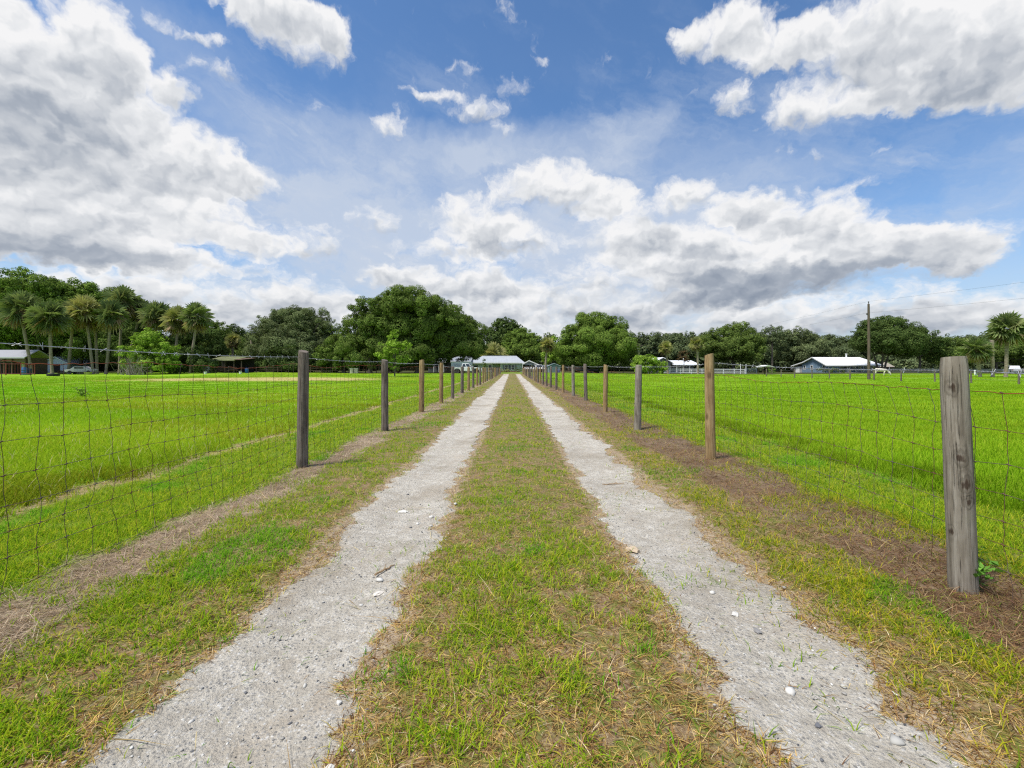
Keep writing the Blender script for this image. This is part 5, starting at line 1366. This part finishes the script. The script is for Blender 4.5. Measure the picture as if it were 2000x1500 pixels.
# ---------------- utility poles and lines
POLEW = bark_mat('pole wood', (.06, .045, .035), (.20, .155, .12), 30., .05)
def utility_poles():
    d = 44.; x = gx(1697, d); b = Bld('utility_pole', 'tall brown utility pole standing in the right pasture', 'utility pole', x, d); h = gzz(593.5, d)-b.o.z
    b.part('pole', MB().tube([(0, 0, -.2), (0, 0, h*.5), (-.03, 0, h)], [.135, .12, .09], 12), POLEW, True)
    ins = simple('insulator', (.10, .09, .09), .3)
    b.part('insulator', MB().lathe([(.03, h), (.03, h+.10), (.06, h+.12), (.06, h+.16), (.03, h+.18), (.05, h+.21), (.02, h+.24)], 10, (-.03, 0, 0)), ins)
    h2 = gzz(614.5, d)-b.o.z
    b.part('bracket', MB().box(-.22, .0, -.04, .04, h2-.04, h2+.04).lathe([(.05, h2+.04), (.06, h2+.1), (.03, h2+.16)], 10, (-.19, 0, 0)), ins)
    b.part('number_plate', MB().box(-.05, .05, -.15, -.135, 1.7, 1.9), CHROME)
    d2 = 118.; x2 = gx(1244, d2); c = Bld('utility_pole', 'far utility pole with white transformer left of the fence palms', 'utility pole', x2, d2); hh = gzz(673, d2)-c.o.z
    c.part('pole', MB().tube([(0, 0, -.2), (0, 0, hh)], [.15, .10], 10), POLEW, True)
    c.part('transformer', MB().lathe([(.3, hh-1.9), (.34, hh-1.85), (.34, hh-.95), (.28, hh-.85)], 14, (.1, -.4, 0)), simple('pale enamel', (.62, .62, .6), .4), True)
    c.part('crossarm', MB().box(-.1, 1.5, -.08, .06, hh-.35, hh-.22), POLEW)
    A = np.array([x-.03, d, b.o.z+h+.24]); A2 = np.array([x-.19, d, b.o.z+h2+.16])
    E = np.array([x2, d2, c.o.z+hh]); E2 = np.array([x2+.1, d2, c.o.z+hh-.8])
    Nn = np.array([x+4.6, d-72, b.o.z+h+.2]); N2 = np.array([x+4.5, d-72, b.o.z+h2+.1])
    for nm, P in (('upper', (E, A, Nn)), ('lower', (E2, A2, N2))):
        paths = []
        for p, q in ((P[0], P[1]), (P[1], P[2])):
            t = np.linspace(0, 1, 40)[:, None]; s = p*(1-t)+q*t; s[:, 2:] -= 4*t*(1-t)*.9; paths.append(s)
        V, Q = tubes_np(paths, .005, 4)
        o = link('power_line', np_mesh('power_line', V, [(4, Q)], True), simple('cable', (.08, .08, .085), .6))
        tag(o, f'{nm} power line running over the right pasture pole', 'power line')
utility_poles()

# ---------------- vehicles
def wheel(b, x, y, r, w, axis_y=True, side=1):
    n = 20
    def ring(prof, name, m, parent=None):
        mb = MB(); mb.lathe(prof, n)
        mb.v = [(v[0]+x, y+side*v[2], v[1]+r) for v in mb.v]
        return b.part(name, mb, m, True, parent=parent)
    wh = ring([(r*.62, -w*.45), (r*.97, -w*.5), (r, -w*.35), (r, w*.35), (r*.97, w*.5), (r*.62, w*.45)], 'wheel', TYRE)
    ring([(r*.60, w*.30), (r*.62, w*.46), (r*.52, w*.42), (r*.22, w*.36), (r*.15, w*.44), (r*.02, w*.44)], 'rim', RIM, wh)
def pickup(label, x, y, rz, paint, group=None):
    b = Bld('pickup_truck', label, 'pickup truck', x, y, None, group, rz); W = .98
    body = [(-2.85, .55), (-2.85, 1.12), (-.95, 1.14), (.95, 1.16), (2.55, 1.06), (2.82, .92), (2.86, .50), (2.3, .42), (2.28, .62), (2.1, .86), (1.75, .92), (1.4, .86), (1.22, .62), (1.2, .42), (-1.2, .42), (-1.22, .62), (-1.4, .86), (-1.75, .92), (-2.1, .86), (-2.28, .62), (-2.3, .42)]
    b.part('body', MB().prism(body, -W, W, 'y'), paint, True, .035)
    cab = MB(); lo = [(-.98, 1.14), (1.02, 1.16)]; up = [(-.86, 1.84), (.30, 1.86)]
    vs = [(lo[0][0], -W+.04, lo[0][1]-.03), (lo[1][0], -W+.04, lo[1][1]-.03), (lo[1][0], W-.04, lo[1][1]-.03), (lo[0][0], W-.04, lo[0][1]-.03),
          (up[0][0], -W+.2, up[0][1]), (up[1][0], -W+.2, up[1][1]), (up[1][0], W-.2, up[1][1]), (up[0][0], W-.2, up[0][1])]
    cab.add(vs, [(3,2,1,0), (4,5,6,7), (0,1,5,4), (1,2,6,5), (2,3,7,6), (3,0,4,7)])
    c = b.part('cab', cab, paint, True, .04)
    def quad(p, off): return [tuple(Vector(v)+Vector(off)) for v in p]
    def face_lerp(u, v, s):   # point on the cab's side panel
        a = Vector(vs[0]).lerp(Vector(vs[1]), u); e = Vector(vs[4]).lerp(Vector(vs[5]), u); p = a.lerp(e, v); p.y = abs(p.y)*s; return p
    for s in (-1, 1):
        for u0, u1, t0, t1 in ((.06, .44, .05, .44), (.50, .90, .50, .97)):
            q = [face_lerp(u0, .16, s), face_lerp(u1, .16, s), face_lerp(t1, .88, s), face_lerp(t0+.02, .88, s)]
            m = MB(); m.add(quad(q, (0, s*.012, 0))+quad(q, (0, -s*.02, 0)), [(0,1,2,3), (7,6,5,4), (0,4,5,1), (1,5,6,2), (2,6,7,3), (3,7,4,0)])
            b.part('window', m, GLASS)
        b.part('mirror', MB().box(.72, .86, s*1.0, s*1.2, 1.12, 1.32), BLACKP, bevel=.02)
        b.part('handle', MB().box(-.05, .12, s*(W+.0), s*(W+.025), 1.0, 1.04), CHROME); b.part('handle', MB().box(-.85, -.68, s*W, s*(W+.025), 1.0, 1.04), CHROME)
        b.part('headlight', MB().box(2.72, 2.865, s*.62, s*.94, .80, .94), CHROME, bevel=.02)
        b.part('tail_light', MB().box(-2.87, -2.78, s*.80, s*.96, .78, 1.05), RED)
        wheel(b, 1.75, s*.86, .40, .27, True, s); wheel(b, -1.75, s*.86, .40, .27, True, s)
    ws = [(1.03, -.78, 1.24), (1.03, .78, 1.24), (.42, .68, 1.80), (.42, -.68, 1.80)]
    m = MB(); m.add(ws+[(p[0]-.06, p[1], p[2]-.02) for p in ws], [(0,1,2,3), (7,6,5,4), (0,4,5,1), (1,5,6,2), (2,6,7,3), (3,7,4,0)]); b.part('windscreen', m, GLASS)
    b.part('bed_well', MB().box(-2.75, -1.05, -.78, .78, 1.10, 1.148), BLACKP)
    b.part('bumper', MB().box(2.84, 2.95, -.9, .9, .46, .66), CHROME, bevel=.02); b.part('bumper', MB().box(-2.96, -2.84, -.9, .9, .50, .66), CHROME, bevel=.02)
    b.part('grille', MB().box(2.845, 2.875, -.55, .55, .68, .90), BLACKP)
    return b
WHITECAR = simple('white car paint', (.78, .78, .78), .25, 0, .03, 1., .5)
SILVERCAR = simple('silver car paint', (.42, .43, .45), .3, .6, .03)
pickup('white crew cab pickup truck parked sideways left of the house', gx(912.5, 86), 86, 0., WHITECAR)
pickup('white pickup truck standing far off beyond the tallest right palm', gx(1979, 106), 106, R(58), WHITECAR)

def suv(label, x, y, rz, paint):
    b = Bld('parked_car', label, 'car', x, y, None, 'cars parked at the carport', rz)
    # seen from the front: nose at -y
    prof = [(-2.2, .35), (-2.25, .75), (-2.1, .92), (-1.1, 1.02), (2.25, 1.05), (2.3, .6), (2.2, .35)]
    b.part('body', MB().prism(prof, -.92, .92, 'x'), paint, True, .05)
    vs = [(-.86, -1.05, 1.0), (.86, -1.05, 1.0), (.86, 2.15, 1.03), (-.86, 2.15, 1.03), (-.68, -.25, 1.66), (.68, -.25, 1.66), (.68, 1.9, 1.66), (-.68, 1.9, 1.66)]
    b.part('cabin', MB().add(vs, [(3,2,1,0), (4,5,6,7), (0,1,5,4), (1,2,6,5), (2,3,7,6), (3,0,4,7)]), paint, True, .05)
    ws = [(-.74, -.96, 1.09), (.74, -.96, 1.09), (.62, -.36, 1.60), (-.62, -.36, 1.60)]
    q = [(p[0], p[1]-.02, p[2]+.012) for p in ws]; q2 = [(p[0], p[1]+.05, p[2]-.03) for p in ws]
    b.part('windscreen', MB().add(q+q2, [(0,1,2,3), (7,6,5,4), (0,4,5,1), (1,5,6,2), (2,6,7,3), (3,7,4,0)]), GLASS)
    for s in (-1, 1):
        b.part('headlight', MB().box(s*.55, s*.86, -2.29, -2.15, .66, .82), CHROME, bevel=.02)
        sw = [(s*.845, -.75, 1.1), (s*.845, 1.95, 1.1), (s*.71, 1.75, 1.58), (s*.71, -.15, 1.58)]
        b.part('window', MB().add([(p[0]+s*.012, p[1], p[2]) for p in sw]+[(p[0]-s*.03, p[1], p[2]) for p in sw], [(0,1,2,3), (7,6,5,4), (0,4,5,1), (1,5,6,2), (2,6,7,3), (3,7,4,0)]), GLASS)
        for yy in (-1.4, 1.4):
            mb = MB().lathe([(.2, -.1), (.33, -.11), (.34, .0), (.33, .11), (.2, .1)], 18)
            mb.v = [(s*.82+v[2], yy+v[1], v[0]+.34) for v in mb.v]
            w = b.part('wheel', mb, TYRE, True)
            mb = MB().lathe([(.19, .08), (.2, .115), (.05, .10)], 14); mb.v = [(s*.82+s*v[2], yy+v[1], v[0]+.34) for v in mb.v]
            b.part('rim', mb, RIM, True, parent=w)
    b.part('grille', MB().box(-.5, .5, -2.27, -2.22, .60, .80), BLACKP); b.part('bumper', MB().box(-.9, .9, -2.34, -2.2, .36, .55), BLACKP, bevel=.03)
suv('white car parked nose out under the carport next to the house', gx(1032.5, 106), 108.5, R(-6), WHITECAR)
suv('white car parked nose out at the open right end of the carport', gx(1053, 101), 103, R(8), WHITECAR)
suv('silver white car half hidden behind the small shed palm', gx(1069, 104), 106, R(14), SILVERCAR)

def box_trailer():
    d = 90.; x0, x1 = gx(881, d), gx(921, d); b = Bld('box_trailer', 'pale grey box trailer with dark blue lettering behind the white truck', 'trailer', (x0+x1)/2, d); L = (x1-x0)/2
    z1 = gzz(706.4, d)-b.o.z
    b.part('box', MB().box(-L, L, 0, 2.2, .55, z1), simple('pale trailer wall', (.50, .53, .54), .4), bevel=.04)
    b.part('trim', MB().box(-L, L, -.03, -.003, z1-.12, z1-.03).box(-L, L, -.03, -.003, .58, .68), CHROME)
    # the lettering is too small to read in the photograph: a row of dark letter-sized marks
    m = MB(); q = gx(888, d)-b.o.x; rr = random.Random(2)
    for k in range(9):
        w = .13+.06*rr.random(); z = 1.42
        m.box(q, q+.05, -.012, -.003, z, z+.34)
        if k % 3 != 2: m.box(q+.052, q+w, -.012, -.003, z+(.30 if k % 2 else .0), z+(.34 if k % 2 else .05))
        q += w+.05
    b.part('lettering', m, simple('navy lettering', (.03, .05, .12), .5))
    for q in (-.6, .3): wheel(b, q, .15, .33, .22, True, -1); wheel(b, q, 2.05, .33, .22, True, 1)
    b.part('tow_bar', MB().bar((L, 1.1, .5), (L+1.1, 1.1, .45), .1, .1), BLACKP)
box_trailer()

def flatbed():
    d = 96.; x0, x1 = gx(1112, d), gx(1168, d); b = Bld('flatbed_trailer', 'long dark flatbed trailer parked below the large round oak', 'trailer', (x0+x1)/2, d); L = (x1-x0)/2
    b.part('deck', MB().box(-L, L, 0, 2.1, .55, .72), BROWN)
    b.part('side_rail', MB().box(-L, L, -.05, 0.0, .50, .78).box(-L, L, 2.1, 2.15, .50, .78), BLACKP)
    b.part('headboard', MB().box(-L-.08, -L, 0, 2.1, .55, 1.35), BROWN)
    for q in (.9, 1.75): wheel(b, q, .05, .36, .24, True, -1); wheel(b, q, 2.05, .36, .24, True, 1)
    b.part('tow_bar', MB().bar((-L, 1.05, .6), (-L-1.3, 1.05, .5), .1, .1), BLACKP)
    b.part('load', MB().box(-L+.3, -L+2.2, .3, 1.8, .723, 1.25).box(-L+2.4, L-2.0, .4, 1.7, .723, 1.0), simple('dark load', (.07, .045, .035), .9), bevel=.05)
flatbed()

# odds and ends under the grove
def junk():
    rr = random.Random(9)
    for px, lb, c in ((118, 'rusty brown pallet stack left of the shadowed palm trunks', (.16, .09, .06)), (150, 'grey board pallet stack between the slanting palm trunks', (.25, .22, .2))):
        d = 80.; b = Bld('pallet_stack', lb, 'pallets', gx(px, d), d); m = simple(f'pallet wood {px}', c, .9)
        for k in range(4):
            z = k*.15; mb = MB()
            for q in (-.5, 0, .42): mb.box(q, q+.1, 0, 1., z, z+.10)
            for q in np.arange(0, 1, .17): mb.box(-.55, .57, q, q+.11, z+.10, z+.125)
            b.part('pallet', mb, m)
    d = 74.; b = Bld('tub', 'yellow green plastic tub on the ground by the slanting palms', 'tub', gx(172, d), d)
    b.part('body', MB().lathe([(.4, 0), (.5, .42), (.53, .42), (.53, .38)], 16), simple('yellow green plastic', (.35, .36, .10), .5), True); b.part('water', MB().lathe([(.47, .36), (.05, .37)], 14), GLASS)
    d = 78.; b = Bld('old_car', 'old white car almost hidden under the slanting palms', 'car', gx(159, d), d, rz=R(20))
    prof = [(-1.9, .35), (-1.95, .75), (-1.2, .85), (-.7, 1.28), (.7, 1.3), (1.2, .9), (2.0, .8), (2.05, .4)]
    b.part('body', MB().prism(prof, -.8, .8, 'y'), simple('chalky white paint', (.55, .53, .50), .6), True, .04)
    b.part('window', MB().box(-.62, .62, -.815, -.802, .92, 1.2), GLASS)
    for s in (-1, 1):
        for q in (-1.25, 1.3): wheel(b, q, s*.72, .31, .18, True, s)
junk()

# ---------------- grazing cow
def cow():
    d = 66.; x = gx(1720, d); root = empty('cow', (x, d, gz1(x, d)), R(-28), 'cream white cow grazing beyond the utility pole', 'cow')
    J = [  # joint positions (x along the body, head towards +x) and radii
     ((-.62, 0, .88), .20), ((-.25, 0, .86), .27), ((.15, 0, .85), .26), ((.50, 0, .90), .21), ((.74, 0, .84), .135), ((.95, 0, .60), .11), ((1.08, 0, .36), .115), ((1.16, 0, .13), .07),
     ((.42, .15, .62), .10), ((.44, .15, .36), .058), ((.43, .15, .06), .048), ((.42, -.15, .62), .10), ((.36, -.15, .36), .058), ((.33, -.15, .06), .048),
     ((-.56, .17, .66), .13), ((-.50, .17, .50), .085), ((-.66, .17, .34), .055), ((-.62, .17, .06), .048), ((-.60, -.17, .66), .13), ((-.56, -.17, .50), .085), ((-.74, -.17, .34), .055), ((-.70, -.17, .06), .048),
     ((-.82, 0, .92), .035), ((-.86, 0, .66), .022), ((-.86, 0, .42), .035)]
    E = [(0,1), (1,2), (2,3), (3,4), (4,5), (5,6), (6,7), (3,8), (8,9), (9,10), (3,11), (11,12), (12,13), (0,14), (14,15), (15,16), (16,17), (0,18), (18,19), (19,20), (20,21), (0,22), (22,23), (23,24)]
    me = bpy.data.meshes.new('body'); me.from_pydata([j[0] for j in J], E, [])
    o = link('body', me, None, root)
    mo = o.modifiers.new('skin', 'SKIN'); o.modifiers.new('sub', 'SUBSURF').levels = 2
    o.modifiers['sub'].render_levels = 2
    for v, j in zip(me.skin_vertices[0].data, J): v.radius = (j[1], j[1])
    me.skin_vertices[0].data[1].use_root = True
    m, t, out = mat('cream cow coat'); n, _ = t.noise(t.node('ShaderNodeTexCoord').outputs['Object'], 2.5, 3., .5)
    principled(t, out, t.mix(t.ss(n, .58, .68), (.62, .57, .47), (.33, .25, .17)), .8); me.materials.append(m)
    link('ear', MB().tube([(1.02, .10, .46), (.98, .26, .44)], [.05, .015], 6).tube([(1.02, -.10, .46), (.98, -.26, .44)], [.05, .015], 6).mesh('ear', True), m, root)
    link('muzzle', MB().tube([(1.15, 0, .17), (1.19, 0, .07)], [.078, .055], 8).mesh('muzzle', True), simple('dark muzzle', (.10, .06, .05), .6), root)
cow()
def egret():
    d = 58.; x = gx(1906.5, d); root = empty('egret', (x, d, gz1(x, d)), R(20), 'small white egret standing left of the ragged right palm', 'bird')
    wm = simple('white feathers', (.75, .75, .73), .8)
    mb = MB(); mb.tube([(-.22, 0, .26), (-.05, 0, .30), (.10, 0, .33), (.16, 0, .42), (.13, 0, .50), (.20, 0, .56), (.25, 0, .55)], [.02, .08, .06, .03, .022, .03, .012], 8)
    link('body', mb.mesh('body', True), wm, root)
    link('bill', MB().tube([(.24, 0, .55), (.34, 0, .535)], [.012, .003], 6).mesh('bill'), simple('yellow bill', (.5, .33, .05), .5), root)
    link('leg', MB().tube([(-.02, .03, .24), (-.03, .03, 0)], .009, 5).mesh('leg'), BLACKP, root); link('leg', MB().tube([(.0, -.03, .24), (.02, -.03, 0)], .009, 5).mesh('leg'), BLACKP, root)
egret()
# ------------------------------------------------------------------ small things lying about
def weed(name, label, px, py, h, n, colr, broad=.4, cat='weed', seed=1):
    d = gd(py); x = gx(px, d); root = empty(name, (x, d, gz1(x, d)), 0, label, cat); rs = np.random.default_rng(seed)
    mb = MB(); P = []; N = []
    for i in range(n):
        a = rs.random()*6.28; o = rs.random(2)*.1*h
        p = Vector((o[0], o[1], 0)); dv = Vector((math.cos(a)*.5, math.sin(a)*.5, 1)).normalized(); pts = [p.copy()]
        for k in range(4):
            p = p+dv*h*(.2+.1*rs.random()); dv = (dv+Vector(rs.normal(0, .3, 3))).normalized(); pts.append(p.copy())
            for q in range(3): P.append(np.array(p)+rs.normal(0, .08*h, 3)); N.append(rs.normal(0, .5, 3)+np.array([0, 0, .8]))
        mb.tube(pts, [.010*h, .008*h, .006*h, .005*h, .003*h], 4)
    mb.build('stem', simple('weed stem', (.12, .15, .05), .8), root)
    P = np.array(P); P[:, 2] = np.abs(P[:, 2])+.01; N = np.array(N)
    C = np.array(colr)[None]*(.7+.6*rs.random((len(P), 1)))
    V, C = leaf_quads(P, N, broad*h, C, rs)
    link('leaves', np_mesh('leaves', V, [(4, np.arange(len(V)).reshape(-1, 4))], False, C), LEAF, root)
weed('weed', 'leafy green vine growing at the foot of the thick grey post', 1908, 1150, .22, 5, (.15, .32, .05), .22, 'plant', 3)
weed('weed', 'dark leafy weed in the left pasture seen through the near wire', 158, 776, .40, 12, (.20, .30, .06), .2, 'weed', 4)
def twig(label, px, py, ang, L, r, seed):
    d = gd(py); x = gx(px, d); rs = random.Random(seed); root = empty('twig', (x, d, gz1(x, d)+.012), ang, label, 'twig')
    pts = [(L*(i/6-.5), rs.uniform(-.012, .012)*(1 if i % 2 else .4), r+.004*rs.random()) for i in range(7)]
    MB().tube(pts, [r*1.1, r, r*1.05, r*.9, r*.85, r*.7, r*.4], 7).build('stick', simple('dry twig wood', (.30, .20, .11), .9), root, True)
    k = Vector(pts[3]); MB().tube([k, k+Vector((L*.12, L*.10, .004)), k+Vector((L*.22, L*.15, .012))], [r*.6, r*.45, r*.2], 6).build('side_shoot', simple('dry twig wood', (.30, .20, .11), .9), root, True)
twig('short tan twig lying on the left gravel track', 752, 1110, R(60), .16, .006, 1)
twig('thin crooked brown twig lying on the right gravel track', 1198, 938, R(8), .24, .005, 2)
twig('straight tan twig at the outer edge of the right gravel track', 1762, 1390, R(52), .11, .004, 3)
twig('thin bare twig on the right gravel track near the bottom edge', 1545, 1338, R(12), .06, .003, 4)
def stone(label, px, py, sx, sy, sz, colr, seed):
    d = gd(py); x = gx(px, d); bm = bmesh.new(); bmesh.ops.create_icosphere(bm, subdivisions=2, radius=1)
    for v in bm.verts:
        n = mnoise.noise(v.co*1.3+Vector((seed*3.1, 0, 0)))*.55+mnoise.noise(v.co*3.1+Vector((seed, 0, 0)))*.25
        v.co = Vector((v.co.x*sx, v.co.y*sy, v.co.z*sz))*(1+n)
    me = bpy.data.meshes.new('stone'); bm.to_mesh(me); bm.free()
    o = link('stone', me, simple('stone %d' % seed, colr, .9, 0, .3, 30.)); o.location = (x, d, gz1(x, d)+.012+sz*.25); o.rotation_euler = (0, 0, seed)
    tag(o, label, 'stone')
stone('white flat shell stone on the right gravel track', 1436, 1196, .026, .016, .006, (.56, .535, .49), 1)
stone('tan half buried stone at the inner edge of the right track', 1236, 1070, .05, .032, .018, (.46, .36, .25), 2)
stone('pale round stone on the left track beside the middle grass', 788, 992, .045, .03, .012, (.62, .59, .53), 3)
stone('cream flat stone on the left track near the twig', 738, 1153, .028, .018, .008, (.66, .60, .52), 4)
stone('white chip at the inner edge of the left track near the bottom', 662, 1356, .011, .009, .005, (.56, .535, .49), 5)
stone('white chip close to the grass on the left track near the bottom edge', 644, 1492, .014, .011, .006, (.56, .535, .49), 6)
stone('dark grey stone in the right track near the bottom', 1598, 1408, .012, .010, .006, (.14, .14, .15), 7)
stone('grey stone half buried in the right track', 1480, 1230, .022, .014, .008, (.24, .23, .22), 8)
